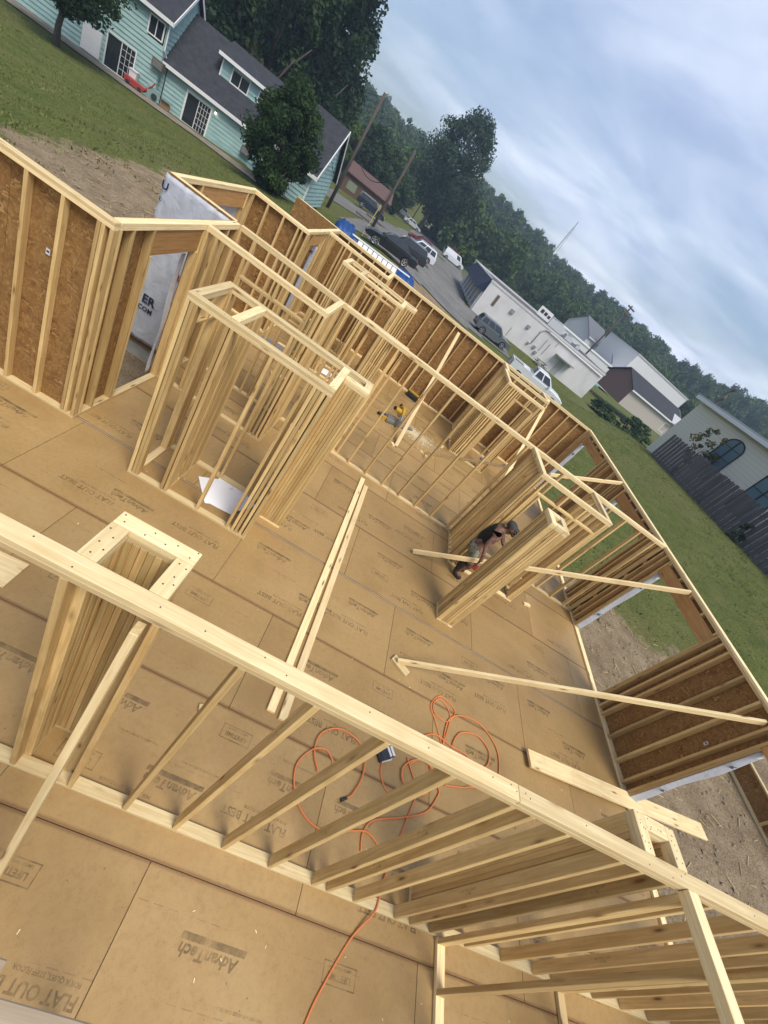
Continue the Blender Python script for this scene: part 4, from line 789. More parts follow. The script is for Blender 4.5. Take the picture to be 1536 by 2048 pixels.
# ---------------------------------------------------------------- poles, wires, tower
POLE=mat('weathered pole wood',(.085,.07,.06),.95); WIRE=mat('black wire',(.02,.02,.02),.6)
TOPS={}
def pole(key,label,x,y,h,lean=(0,0),arms=(),r=.15,z=None):
    zg=(ground(x,y) if z is None else z)-.1; P=thing('utility_pole',label,'utility pole',(x,y,zg)); mb=MB(); mb.tube([(0,0,0),(lean[0]*.5,lean[1]*.5,h*.5),(lean[0],lean[1],h)],[r,r*.85,r*.7],10); mb.build('shaft',POLE,P,smooth=True)
    for (z_,l,a) in arms:
        mb=MB(); c,s=math.cos(R(a)),math.sin(R(a)); M_=Matrix.Translation((lean[0]*z_/h,lean[1]*z_/h,z_))@Matrix.Rotation(R(a),4,'Z'); mb.box(-l/2,-.24,-.11,l/2,-.09,.11,M=M_); ca=mb.build('crossarm',POLE,P)
        for t in (-.45,-.2,.2,.45): mb=MB(); q=M_@Vector((t*l,-.14,.06)); mb.tube([q,q+Vector((0,0,.16))],[.04,.03],8); mb.build('insulator',METAL,ca)
    TOPS[key]=(x+lean[0],y+lean[1],zg+h); return P
pole('a','leaning brown utility pole beside the teal gable',-12.0,51.8,10.3,(.3,0),r=.18); pole('b','shorter utility pole standing by the parked dark cars',-6.8,48.5,7.6,(.2,0),r=.15)
pole('c','grey utility pole in front of the tall dark trees',-21.9,60,11.9,(.3,.2)); pole('d','thin pale pole among the dark trees',-29.0,75,8.6,(.2,0),arms=[(8.2,1.6,30)],r=.1)
pole('e','slim pole at the wooded road edge behind the silver car',-10.3,125,12.5,(.2,0),r=.13)
pole('f','utility pole with double crossarms above the grey-roofed gabled house',31.3,85,14.0,(.2,0),arms=[(13.6,2.8,40),(12.6,2.8,40)],r=.17); pole('g','utility pole with wide crossarm rising over the cream hall',33.2,50,11.0,(.1,0),arms=[(10.8,2.6,60),(9.6,2.0,60)],r=.18)
def wire(label,p,q,sag=.6,r=.018,name='overhead_wire'):
    p,q=Vector(p),Vector(q); mb=MB(); mb.tube([p.lerp(q,t)-Vector((0,0,sag*4*t*(1-t))) for t in np.linspace(0,1,14)],r,5); return tag(mb.build(name,WIRE),label,'wire')
a,b,c_,e_=TOPS['a'],TOPS['b'],TOPS['c'],TOPS['e']
for k,dz in enumerate((0,-.5,-.95)): wire(['topmost wire running from the leaning pole towards the grey pole','middle wire running from the leaning pole towards the grey pole','lowest wire running from the leaning pole towards the grey pole'][k],(a[0],a[1],a[2]+dz-.3),(c_[0],c_[1],c_[2]+dz-.8),.9)
wire('slack wire between the leaning pole and the shorter pole',(a[0],a[1],a[2]-4.6),(b[0],b[1],b[2]-2.0),1.6,.03); wire('service drop from the leaning pole to the teal gable',(a[0],a[1],a[2]-6.),(-10.2,39.5,2.2),.9,.025); wire('wire from the shorter pole away to the slim pole',(b[0],b[1],b[2]-.3),(e_[0],e_[1],e_[2]-.6),1.2)
wire('loose guy wire hanging from the leaning pole top',(a[0],a[1],a[2]-.2),(a[0]+1.6,a[1]+2,a[2]-4.2),.1,.014)
P=thing('guy_wire_guard','yellow tipped guy wire stake by the tarp-covered trailer','stake',(-6.2,41.5,ground(-6.2,41.5))); mb=MB(); mb.tube([(0,0,0),(.1,.5,2.6)],.035,6); mb.build('guard',mat('yellow sleeve',(.45,.38,.12),.6),P); mb=MB(); mb.tube([(.1,.5,2.6),(.35,2.6,7.6)],.012,5); mb.build('cable',WIRE,P)
tx,ty=57,320; tz=ground(tx,ty); P=thing('radio_tower','thin lattice radio tower on top of the wooded hill','tower',(tx,ty,tz)); mb=MB(); th=43-tz
for k in range(3):
    a_=k*2.094; mb.tube([(1.6*math.cos(a_),1.6*math.sin(a_),0),(.5*math.cos(a_),.5*math.sin(a_),th)],.16,5)
mb.build('legs',METAL,P); mb=MB()
for i in range(16):
    f0,f1=i/16,(i+1)/16
    for k in range(3):
        a0,a1=k*2.094,(k+1)*2.094; r0,r1=1.6-1.1*f0,1.6-1.1*f1; mb.tube([(r0*math.cos(a0),r0*math.sin(a0),th*f0),(r1*math.cos(a1),r1*math.sin(a1),th*f1)],.09,4)
mb.build('lattice',METAL,P); mb=MB(); mb.tube([(0,0,th),(0,0,th+3)],.25,6); mb.build('antenna',METAL,P)
# ---------------------------------------------------------------- vehicles
TYRE=mat('tyre rubber',(.02,.02,.02),.85); RIM=mat('alloy rim',(.45,.45,.46),.35,.8); LAMP=mat('headlight',(.6,.62,.65),.2); TAIL=mat('tail light',(.25,.01,.01),.3)
def paint(n,c): return mat(n,c,.28,.25,.5)
def soft(mb,w_=.05):
    pass
KIND={'suv':dict(l=4.7,w=.93,h=1.70,belt=1.05,hood=1.02,cb=(-2.25,1.05),ct=(-2.0,.25),tail=1.05),
 'sedan':dict(l=4.7,w=.90,h=1.44,belt=.92,hood=.88,cb=(-1.75,1.15),ct=(-1.0,.25),tail=.95),
 'pickup':dict(l=5.6,w=.96,h=1.80,belt=1.12,hood=1.08,cb=(-.75,1.35),ct=(-.6,.6),tail=1.05),
 'van':dict(l=5.6,w=1.0,h=2.1,belt=1.15,hood=1.05,cb=(-2.75,1.9),ct=(-2.70,1.15),tail=1.15)}
def car(kind,label,x,y,rz,pt,group=None,z=None,name=None):
    k=KIND[kind]; l,w_,h=k['l']/2,k['w'],k['h']; zg=(ground(x,y)+.07 if z is None else z)
    P=thing(name or {'suv':'parked_suv','sedan':'parked_car','pickup':'pickup_truck','van':'white_van'}[kind],label,{'suv':'car','sedan':'car','pickup':'pickup','van':'van'}[kind],(x,y,zg),rz,group)
    b=k['belt']; prof=[(-l+.05,.38),(-l,.6),(-l+.03,k['tail']-.05),(-l+.15,k['tail'])]
    prof+=[(k['cb'][0],b),(k['cb'][1],b),(l-.35,k['hood']-.08),(l-.08,k['hood']-.22),(l,.62),(l-.05,.36)]
    wx=(-l+.95,l-.92); wr_=.36 if kind!='sedan' else .33
    # lower edge with wheel arches
    low=[]
    for c0 in (wx[1],wx[0]):
        low+=[(c0+ (wr_+.06)*math.cos(a),.34+(wr_+.06)*math.sin(a)) for a in np.linspace(0.05,math.pi-.05,9)]
        if c0==wx[1]: low+=[(c0-wr_-.1,.28),(wx[0]+wr_+.1,.28)]
    poly=prof+[(wx[1]+wr_+.1,.32)]+low+[(wx[0]-wr_-.1,.34)]
    bm=bmesh.new(); n=len(poly); rows=[]
    for yy,ins in ((-w_,.05),(-w_+.06,0),(w_-.06,0),(w_,.05)):
        rows.append([bm.verts.new((px*(1-ins*.12),yy,pz-(ins if pz>.85 else 0))) for px,pz in poly])
    for r0,r1 in zip(rows[:-1],rows[1:]):
        for i in range(n): bm.faces.new((r0[i],r0[(i+1)%n],r1[(i+1)%n],r1[i]))
    for r0 in (rows[0],rows[-1]): bmesh.ops.triangle_fill(bm,edges=[bm.edges.get((r0[i],r0[(i+1)%n])) for i in range(n)],use_beauty=True)
    bmesh.ops.recalc_face_normals(bm,faces=bm.faces); me=bpy.data.meshes.new('body'); bm.to_mesh(me); bm.free(); me.materials.append(pt); link('body',me,P)
    (c0,c1),(t0,t1)=k['cb'],k['ct']; wt=w_-.2; bw=w_-.03; z0,z1=b-.01,h
    V=[(c0,-bw,z0),(c1,-bw,z0),(c1,bw,z0),(c0,bw,z0),(t0,-wt,z1),(t1,-wt,z1),(t1,wt,z1),(t0,wt,z1)]
    bm=bmesh.new(); vv=[bm.verts.new(q) for q in V]
    for f in ((3,2,1,0),(4,5,6,7),(0,1,5,4),(1,2,6,5),(2,3,7,6),(3,0,4,7)): bm.faces.new([vv[i] for i in f])
    bmesh.ops.bevel(bm,geom=bm.edges[:],offset=.07,segments=2,affect='EDGES'); me=bpy.data.meshes.new('cabin'); bm.to_mesh(me); bm.free(); me.materials.append(pt); cab=link('cabin',me,P)
    def quad(name,pts,m,off,par):
        p=[Vector(q) for q in pts]; nn=(p[1]-p[0]).cross(p[3]-p[0]).normalized(); 
        if nn.dot((p[0]+p[2])/2-Vector((0,0,b)))<0: nn=-nn
        mb=MB(); mb.add([q+nn*off for q in p]+[q-nn*.02 for q in p],[(0,1,2,3),(7,6,5,4),(0,4,5,1),(1,5,6,2),(2,6,7,3),(3,7,4,0)]); return mb.build(name,m,par)
    def lerp(a,b_,t): return tuple(a[i]+(b_[i]-a[i])*t for i in range(3))
    def sub(q,u0,u1,v0,v1):
        A,B,C,Dq=q; f=lambda u,v_:lerp(lerp(A,B,u),lerp(Dq,C,u),v_); return [f(u0,v0),f(u1,v0),f(u1,v1),f(u0,v1)]
    quad('windscreen',sub([V[1],V[2],V[6],V[5]],.06,.94,.1,.92),GLASS,.012,P); quad('rear_window',sub([V[3],V[0],V[4],V[7]],.08,.92,.25,.88),GLASS,.012,P)
    sides=([V[0],V[1],V[5],V[4]],[V[3],V[2],V[6],V[7]])
    cuts={'suv':((.06,.30),(.33,.60),(.63,.94)),'sedan':((.10,.48),(.52,.92)),'pickup':((.08,.44),(.5,.92)),'van':((.70,.92),)}[kind]
    for q in sides:
        for u0,u1 in cuts: quad('side_window',sub(q,u0,u1,.14,.86),GLASS,.012,P)
    for xx in wx:
        for s_ in (-1,1):
            mb=MB(); y0=s_*(w_-.23); y1=s_*(w_-.005); mb.tube([(xx,y0,.34),(xx,y0+.03*s_,.34),(xx,y1-.03*s_,.34),(xx,y1,.34)],[wr_*.9,wr_,wr_,wr_*.9],20); wh=mb.build('wheel',TYRE,P,smooth=False)
            mb=MB(); mb.tube([(xx,y1-.02*s_,.34),(xx,y1+.006*s_,.34)],wr_*.2,10)
            for a in range(5):
                an=a*1.2566; ca,sa=math.cos(an),math.sin(an); d=Vector((ca,0,sa)); e=Vector((-sa,0,ca))*.035; p0=Vector((xx,y1,.34)); mb.add([p0+d*.06+e,p0+d*wr_*.72+e,p0+d*wr_*.72-e,p0+d*.06-e]+[q+Vector((0,.012*s_,0)) for q in (p0+d*.06+e,p0+d*wr_*.72+e,p0+d*wr_*.72-e,p0+d*.06-e)],[(0,1,2,3),(4,5,6,7),(0,1,5,4),(1,2,6,5),(2,3,7,6),(3,0,4,7)])
            mb.tube([(xx+wr_*.72*math.cos(t),y1+.006*s_,.34+wr_*.72*math.sin(t)) for t in np.linspace(0,6.2832,17)],.02,4,cap=False); mb.build('rim',RIM,wh)
    for s_ in (-1,1):
        mb=MB(); mb.box(l-.22,s_*(w_-.35)-.17,k['hood']-.36,l-.0,s_*(w_-.35)+.17,k['hood']-.24); mb.build('headlight',LAMP,P)
        mb=MB(); mb.box(-l-.02,s_*(w_-.16)-.09,k['tail']-.38,-l+.15,s_*(w_-.16)+.09,k['tail']-.08); mb.build('tail_light',TAIL,P)
        mb=MB(); mb.box(c1-.45,s_*(w_+.0)-(0 if s_>0 else .16),b,c1-.3,s_*(w_)+(.16 if s_>0 else 0),b+.13); mb.build('mirror',pt,P)
    mb=MB(); mb.box(-l-.04,-w_+.1,.42,-l+.1,w_-.1,.62); mb.box(l-.1,-w_+.1,.4,l+.04,w_-.1,.58); mb.build('bumpers',DARK if kind!='pickup' else RIM,P)
    if kind=='suv':
        mb=MB()
        for s_ in (-1,1): mb.tube([(t0+.15,s_*(wt-.06),h+.05),(t1-.15,s_*(wt-.06),h+.05)],.025,6)
        mb.build('roof_rails',RIM,P)
    if kind=='pickup':
        mb=MB(); mb.box(-l+.12,-w_+.12,k['tail']-.001+.03,c0-.05,w_-.12,k['tail']+.031+.01); mb.build('bed_liner',DARK,P)
        mb=MB()
        for s_ in (-1,1): mb.box(-l+.05,s_*(w_-.06)-.06,k['tail']-.02,c0,s_*(w_-.06)+.06,k['tail']+.16)
        mb.box(-l+.0,-w_+.1,k['tail']-.02,-l+.1,w_-.1,k['tail']+.16); mb.build('bed_rails',pt,P)
    if kind=='van':
        mb=MB()
        for yy in (-.5,.5): mb.tube([(-2.4,yy,h+.18),(.6,yy,h+.18)],.025,6)
        for xx in (-2.2,-1.,.3): mb.tube([(xx,-.75,h-.02),(xx,-.7,h+.18),(xx,.7,h+.18),(xx,.75,h-.02)],.025,6)
        mb.build('roof_rack',mat('red rack',(.25,.06,.05),.5),P)
    return P
car('suv','grey SUV parked beside the white block building',9.1,50.2,R(8),paint('grey paint',(.12,.14,.155)))
car('pickup','white pickup with open tailgate parked behind the far wall',12.3,37.6,R(-4),paint('white paint',(.72,.73,.74)),name='pickup_truck')
car('van','white work van with a red roof rack on the road',2.9,112,R(12),paint('white paint',(.72,.73,.74)))
BLKP=paint('black paint',(.018,.022,.024))
car('sedan','low black car parked next to the blue tarped trailer',-3.6,40.2,R(190),BLKP); car('suv','charcoal SUV parked between the low black car and a white SUV',-3.2,50.0,R(190),paint('charcoal paint',(.03,.036,.038)))
car('suv','white SUV with dark windows parked beyond the charcoal SUV',-2.5,60.5,R(190),paint('white paint',(.72,.73,.74))); car('sedan','dark red car at the end of the parked row',-3.0,73,R(190),paint('dark red paint',(.16,.02,.025)))
car('sedan','silver sedan parked at the wooded road edge',-9.2,119.5,R(14),paint('silver paint',(.5,.51,.5))); car('pickup','white pickup far up the road near a red marker',-14.5,140,R(14),paint('white paint',(.72,.73,.74)))
car('suv','dark blue SUV parked by the brown bank beyond the leaning pole',-12.2,77,R(10),paint('dark blue paint',(.02,.03,.045)))
# blue-tarped trailer with white ribbed panel
BLUE=mat('blue tarpaulin',(.010,.055,.20),.5,0,.4); bump(BLUE,noise(BLUE.node_tree,coords(BLUE.node_tree),3,4,.6,1),.5,.05)
P=thing('tarped_trailer','blue tarp-covered trailer with a white ribbed deck','trailer',(-3.0,29.6,ground(-3.0,29.6)-.05),R(192))
mb=MB(); mb.box(-2.4,-.95,.5,2.3,.95,.72); mb.build('deck_frame',METAL,P)
for i in range(8): mb=MB(); mb.prism([(.60,1.40),(1.06,.62),(1.10,.64),(.64,1.42)],-1.2+i*.34,-.91+i*.34,'x'); mb.build('deck_slat',WPL,P)
mb=MB(); mb.prism([(-.9,.72),(1.0,.72),(.56,1.40),(-.8,1.35)],-2.2,2.4,'x'); mb.build('load',BLUE,P)
def drape(u0,u1,w0,h0,seed):
    mb=MB(); nu,nv=14,16; rng=np.random.default_rng(seed)
    for j in range(nv+1):
        t=j/nv*math.pi
        for i in range(nu+1):
            u=u0+(u1-u0)*i/nu; e=1-.35*(2*i/nu-1)**4; mb.v.append((u,-math.cos(t)*w0*e*(1+.05*math.sin(i*1.7+j)),.45+(h0-.45)*math.sin(t)**.5*e+.11*math.sin(i*2.9+j*1.9)*math.sin(j*1.1+i)+float(rng.normal())*.035))
    for j in range(nv):
        for i in range(nu): a=j*(nu+1)+i; mb.f.append((a,a+1,a+nu+2,a+nu+1)); mb.m.append(0)
    return mb
drape(1.7,3.0,1.05,1.75,1).build('tarp',BLUE,P,smooth=True); drape(-2.7,-1.1,1.12,1.5,2).build('tarp',BLUE,P,smooth=True); mb=MB(); mb.tube([(-2.1,.60,1.47),(2.5,.60,1.47)],.05,6); mb.build('rail',WPL,P)
for xx in (-.5,.4):
    for s_ in (-1,1): mb=MB(); mb.tube([(xx,s_*.8,.33),(xx,s_*1.0,.33)],.33,16); wh=mb.build('wheel',TYRE,P); mb=MB(); mb.tube([(xx,s_*1.002,.33),(xx,s_*1.012,.33)],.17,10); mb.build('rim',RIM,wh)
# parking stops
for i,(x,y,rz) in enumerate([(-8.6,60,5),(-8.4,66,5)]):
    P=thing('parking_stop','low timber parking stop on the asphalt beyond the shorter pole','parking stop',(x,y,ground(x,y)+.06),R(rz),'timber parking stops'); mb=MB(); mb.prism([(-.1,0),(.1,0),(.07,.16),(-.07,.16)],-2.2,2.2,'y'); mb.build('beam',mat('dark timber',(.08,.065,.05),.9),P,rot=(0,0,R(90)))
# picnic table
P=thing('picnic_table','dark picnic table on the grass by the block wall door','picnic table',(18.6,60.6,ground(18.6,60.6)),R(12)); TB=mat('dark timber',(.08,.065,.05),.9)
for i in range(5): mb=MB(); mb.box(-.9,-.36+i*.145,.72,.9,-.23+i*.145,.76); mb.build('top_board',TB,P)
for s_ in (-1,1): mb=MB(); mb.box(-.9,s_*.72-.12,.42,.9,s_*.72+.12,.46); mb.build('bench_seat',TB,P)
for xx in (-.6,.6): mb=MB(); mb.tube([(xx,-.72,0),(xx,.28,.72)],.04,4); mb.tube([(xx+.05,.72,0),(xx+.05,-.28,.72)],.04,4); mb.tube([(xx,-.8,.39),(xx,.8,.39)],.035,4); mb.build('leg_frame',TB,P)
# green patio umbrella by the low house, red marker, wood bank
P=thing('patio_umbrella','green patio umbrella between the block building and the low house','umbrella',(30.5,72,ground(30.5,72)-.3),0); mb=MB(); mb.tube([(0,0,0),(0,0,3.0)],.04,8); mb.build('pole',METAL,P); mb=MB(); n=8; top=(0,0,3.2); rim=[(1.5*math.cos(i*math.pi/4),1.5*math.sin(i*math.pi/4),2.35) for i in range(n)]; mb.add([top]+rim,[(0,1+i,1+(i+1)%n) for i in range(n)]); mb.build('canopy',mat('green canvas',(.10,.26,.21),.7),P)
P=thing('road_marker','red diamond marker standing by the far white pickup','marker',(-13.9,131,ground(-13.9,131)),0); mb=MB(); mb.tube([(0,0,0),(0,0,2.6)],.06,6); mb.build('post',METAL,P); mb=MB(); mb.box(-.35,-.03,2.0,.35,.03,3.4); mb.build('panel',mat('red marker',(.5,.07,.03),.5),P)
P=thing('wooden_shed','brown timber lean-to building behind the leaning pole','shed',(-19.5,86,ground(-19.5,86)-.3),R(12)); SHW=mat('brown boards',(.12,.075,.055),.9); mb=MB(); mb.prism([(0,0),(6,0),(6,4.2),(0,3.0)],0,8,'x'); mb.build('wall',SHW,P); mb=MB(); mb.prism([(-.4,2.95),(6.4,4.35),(6.4,4.5),(-.4,3.1)],-.4,8.4,'x'); mb.build('roof',mat('rust roof',(.12,.07,.06),.8),P)
for i in range(3): mb=MB(); mb.box(.8+i*2.5,-.05,1.0,2.4+i*2.5,-.003,2.2); mb.build('window',mat('pale green panel',(.2,.24,.16),.7),P)
# framed panel lying outside the right openings
P=thing('lying_wall_section','framed OSB panel lying on the soil outside the right openings','wall panel',(12.4,5.8,ground(12.4,5.8)),0)
beam(P,'bottom_plate','y',(12.4,5.2,ground(12.4,5.8)+.03),(5.2,.09,.04),WOODL); beam(P,'top_plate','y',(12.45,5.2,ground(12.4,5.8)+.50),(5.2,.09,.04),WOODL); beam(P,'sheathing_panel','y',(12.46,5.2,ground(12.4,5.8)+.265),(5.2,.012,.42),OSB)
for yy in (2.7,3.9,5.1,6.3,7.7): beam(P,'stud','z',(12.42,yy,ground(12.4,5.8)+.265),(.43,.08,.038))
# ---------------------------------------------------------------- orange cord
ORANGE=mat('orange cord jacket',(.66,.20,.06),.5,0,.4)
def cord(pts,z=.009):
    return [(x,y,z+.006*math.sin(i*1.3)**2) for i,(x,y) in enumerate(pts)]
CP=[[(2.05,.2),(2.11,.40),(2.18,.57),(2.37,.90),(2.54,1.10),(2.58,1.22),(2.66,1.48),(2.77,1.77),(2.90,2.12),(3.02,2.36)],
[(2.34,1.49),(2.33,1.63),(2.43,1.77),(2.75,1.90),(3.05,2.05),(3.19,2.24),(3.21,2.34),(3.07,2.51)],
[(2.51,1.59),(2.37,1.65),(2.21,1.61),(1.89,1.52),(1.66,1.59),(1.52,1.76),(1.49,1.95),(1.61,2.13),(1.75,2.18),(1.85,2.11)],
[(1.72,1.95),(1.63,2.10),(1.63,2.27),(1.73,2.39),(1.90,2.45),(2.11,2.40),(2.21,2.25),(2.21,2.07),(2.14,1.90),(2.09,1.85)],
[(3.24,2.85),(3.12,3.12),(3.04,3.29),(3.18,3.49),(3.38,3.45),(3.44,3.35),(3.30,3.18),(3.11,3.22),(3.09,3.35),(3.20,3.45),(3.36,3.30),(3.29,2.96),(3.22,2.78),(3.07,2.51)],
[(3.25,2.85),(3.33,3.21),(3.57,3.38),(3.90,3.39),(4.15,3.19),(4.17,2.89),(4.04,2.62),(3.71,2.54),(3.56,2.48),(3.29,2.41)],
[(3.39,2.88),(3.45,3.03),(3.57,3.15),(3.83,3.21),(4.01,3.08),(3.96,2.88),(3.77,2.79),(3.61,2.88),(3.39,2.89),(3.13,2.93),(2.94,2.82),(2.8,2.6)],
[(2.69,2.36),(2.73,2.22),(2.90,2.16),(3.08,2.28),(3.16,2.47),(3.00,2.55),(2.83,2.50),(2.70,2.37),(2.71,2.24),(2.83,2.19),(3.02,2.31),(3.10,2.50),(2.93,2.55),(2.77,2.43)],
[(2.54,2.51),(2.45,2.39),(2.43,2.24),(2.48,2.13),(2.56,2.07),(2.71,2.05),(2.9,2.16)],[(2.75,2.5),(2.88,2.3),(3.0,2.2),(3.12,2.35),(3.2,2.6),(3.24,2.85)]]
P=thing('extension_cord','tangled orange extension cord snaking across the floor under the near wall','cord',(2.5,2,0))
for k,pts in enumerate(CP):
    zz_=.008+.006*(k%4); q=[(x-2.5,y-2,zz_+(.036 if 1.08<y<1.23 else 0)) for x,y in pts]; mb=MB(); mb.tube(spline(q,7),.0085,7); mb.build('cord_run',ORANGE,P,smooth=True)
mb=MB(); mb.tube([(-.41,-.15,.012),(-.47,-.19,.012)],[.014,.018],8); mb.build('plug',DARK,P)
P=thing('tool_pouch','dark tool pouch with a pale tag lying inside the cord tangle','pouch',(2.44,2.41,0),R(35)); mb=MB(); mb.prism([(-.09,0),(.09,0),(.1,.05),(.06,.085),(-.07,.08),(-.1,.04)],-.06,.06,'y'); mb.build('pouch_body',mat('dark grey fabric',(.035,.04,.05),.85),P); mb=MB(); mb.prism([(.02,.086),(.11,.05),(.12,.055),(.03,.093)],-.05,.05,'y'); mb.build('tag',WPL,P); mb=MB(); mb.tube([(-.06,-.062,.02),(0,-.08,.1),(.06,-.062,.05)],.008,6); mb.build('strap',WPL,P)
# ---------------------------------------------------------------- papers
PAPER=mat('white paper',(.82,.83,.85),.7)
def paper(label,x,y,rz,w_,h_,z,mark=False):
    mb=MB(); n=6
    for j in range(n+1):
        for i in range(n+1): u,v_=i/n-.5,j/n-.5; mb.v.append((u*w_,v_*h_,z+.006*abs(u*v_)*4+.0015))
    for j in range(n):
        for i in range(n): a=j*(n+1)+i; mb.f.append((a,a+1,a+n+2,a+n+1)); mb.m.append(0)
    o=mb.build('paper_sheet',PAPER,None,(x,y,0),(0,0,R(rz)),smooth=True); tag(o,label,'paper')
    if mark:
        mk=MB(); mk.add([(-.014,.2,z+.006),(.014,.2,z+.006),(0,.228,z+.006)],[(0,1,2)]); mk.add([(-.04,.178,z+.006),(.04,.178,z+.006),(.04,.187,z+.006),(-.04,.187,z+.006)],[(0,1,2,3)]); mk.build('printed_mark',INK,o)
paper('large white drawing sheet with a small mark inside the papered closet',-.66,4.72,4,.46,.56,.006,True); paper('white sheet half under the marked drawing sheet in the closet',-.83,4.70,38,.36,.5,.002); paper('white sheet half under the marked drawing sheet on its window side',-.52,4.75,-30,.34,.48,.004)
paper('white paper on the floor of the far stubbed closet',-.84,10.66,20,.26,.34,.002); paper('narrow white paper strip on the floor of the far stubbed closet',-.62,10.68,12,.1,.3,.003)
# ---------------------------------------------------------------- mitre saw, case, scraps, sawdust
YEL=mat('yellow tool plastic',(.48,.29,.03),.5); STEEL=mat('saw steel',(.42,.42,.42),.35,.8); CAST=mat('cast aluminium',(.30,.31,.31),.5,.6)
P=thing('mitre_saw','yellow and black mitre saw standing in pale sawdust','saw',(1.32,10.55,0),R(205))
mb=MB(); mb.box(-.30,-.13,.02,.30,.17,.09); mb.build('base',CAST,P); mb=MB(); mb.tube([(0,-.02,.091),(0,-.02,.105)],.15,20); mb.build('turntable',STEEL,P); mb=MB(); mb.box(-.29,.05,.095,-.04,.085,.19); mb.build('fence',STEEL,P); mb=MB(); mb.box(.04,.05,.095,.29,.085,.19); mb.build('fence',STEEL,P)
mb=MB(); mb.tube([(0,.22,.05),(0,.26,.25),(0,.2,.36)],.035,8); mb.build('arm',CAST,P); mb=MB(); mb.tube([(-.012,.02,.33),(.012,.02,.33)],.13,24); mb.build('blade',STEEL,P); mb=MB(); pts=[(0,.02+.15*math.cos(a),.34+.15*math.sin(a)) for a in np.linspace(.1,3.6,12)]; mb.tube(pts,.04,8); mb.build('blade_guard',YEL,P)
mb=MB(); mb.tube([(.05,.06,.38),(.24,.08,.42)],[.07,.06],14); mb.build('motor',YEL,P); mb=MB(); mb.tube([(.241,.08,.42),(.27,.082,.425)],.05,12); mb.build('motor_cap',DARK,P); mb=MB(); mb.tube([(-.02,-.10,.46),(-.02,-.22,.46),(-.02,-.24,.40),(-.02,-.12,.38)],.022,8); mb.build('handle',DARK,P)
for x_ in (-.26,.26):
    for y_ in (-.1,.14): mb=MB(); mb.tube([(x_,y_,0),(x_,y_,.021)],.03,8); mb.build('foot',DARK,P)
mb=MB(); mb.box(-.62,-.06,.03,-.301,.06,.05); mb.build('side_support',CAST,P)
P=thing('cordless_tool','black cordless tool left on the floor beside the mitre saw','tool',(.95,10.45,0),R(30)); mb=MB(); mb.tube([(-.13,0,.05),(.1,0,.05)],[.035,.045],10); mb.build('body',DARK,P); mb=MB(); mb.prism([(-.05,.02),(.02,.02),(.0,.1),(-.04,.1)],-.14,-.02,'y'); mb.build('grip',DARK,P); mb=MB(); mb.box(-.07,-.2,.0,.05,-.141,.11); mb.build('battery',YEL,P)
P=thing('tool_case','black and yellow tool case against the far OSB wall','tool case',(1.62,13.02,0),R(-12)); mb=MB(); mb.box(-.2,-.11,0,.2,.11,.16); mb.build('case_body',DARK,P); mb=MB(); mb.box(-.18,-.04,.161,.18,.04,.20); mb.build('lid',YEL,P); mb=MB(); mb.tube([(-.08,-.112,.12),(-.08,-.15,.13),(.08,-.15,.13),(.08,-.112,.12)],.012,6); mb.build('handle',DARK,P)
DUST=mat('pale sawdust',(.72,.62,.42),.95); nt=DUST.node_tree; tr=N(nt,'ShaderNodeBsdfTransparent'); ms=N(nt,'ShaderNodeMixShader'); v=coords(nt); sp=N(nt,'ShaderNodeVectorMath',operation='LENGTH'); L(nt,v,sp.inputs[0])
f_=mth(nt,'SUBTRACT',1.05,sp.outputs['Value']); f_=mth(nt,'MULTIPLY',mth(nt,'ADD',f_,mth(nt,'MULTIPLY',mth(nt,'SUBTRACT',noise(nt,v,3,6,.7),.5),1.4)),.8,True); L(nt,f_,ms.inputs[0]); L(nt,tr.outputs[0],ms.inputs[1]); L(nt,nt.nodes['Principled BSDF'].outputs[0],ms.inputs[2]); L(nt,ms.outputs[0],nt.nodes['Material Output'].inputs[0])
mb=MB(); mb.add([(-1.3,-1.3,0),(1.3,-1.3,0),(1.3,1.3,0),(-1.3,1.3,0)],[(0,1,2,3)]); o=mb.build('sawdust',DUST,None,(1.95,10.75,.004),(0,0,R(8))); o.scale=(.85,.42,1); tag(o,'pale sawdust fan spread beside the mitre saw','sawdust',kind='stuff')
rng=np.random.default_rng(3); mb=MB()
for i in range(420):
    x_,y_=1.9+rng.normal()*.5,10.7+rng.normal()*.28; a=rng.uniform(0,6.28); s_=rng.uniform(.004,.013); mb.box(-s_*1.6,-s_*.5,.004,s_*1.6,s_*.5,.004+s_*.5,M=Matrix.Translation((x_,y_,0))@Matrix.Rotation(a,4,'Z'))
for i in range(110):
    x_,y_=rng.uniform(-2,6.4),rng.uniform(0,13); a=rng.uniform(0,6.28); s_=rng.uniform(.002,.006); mb.box(-s_*2,-s_*.5,.002,s_*2,s_*.5,.002+s_*.5,M=Matrix.Translation((x_,y_,0))@Matrix.Rotation(a,4,'Z'))
tag(mb.build('wood_chips',DUST if False else WOODL),'small wood chips scattered over the subfloor','wood chips',kind='stuff')
for i,(x_,y_,a,l_,lb) in enumerate([(.42,2.02,20,.05,'tiny scrap block beside the three-sided post'),(-1.9,10.45,12,.42,'short scrap of two-by-four behind the entry partition'),(-1.5,8.9,30,.35,'short scrap of lumber beyond the bearing wall'),(2.9,11.1,70,.2,'short scrap near the brace behind the bearing wall'),(5.3,6.6,15,.18,'short scrap on the floor by the ladder blocking')]):
    o=beam(None,'lumber_scrap','x',(x_,y_,.02),(l_,.07,T),WOODL); o.rotation_euler=(0,0,R(a)); tag(o,lb,'board')
P=thing('metal_strips','bundle of grey metal strips on the floor beyond the doorway partition','metal strips',(-2.2,10.2,0),R(8))
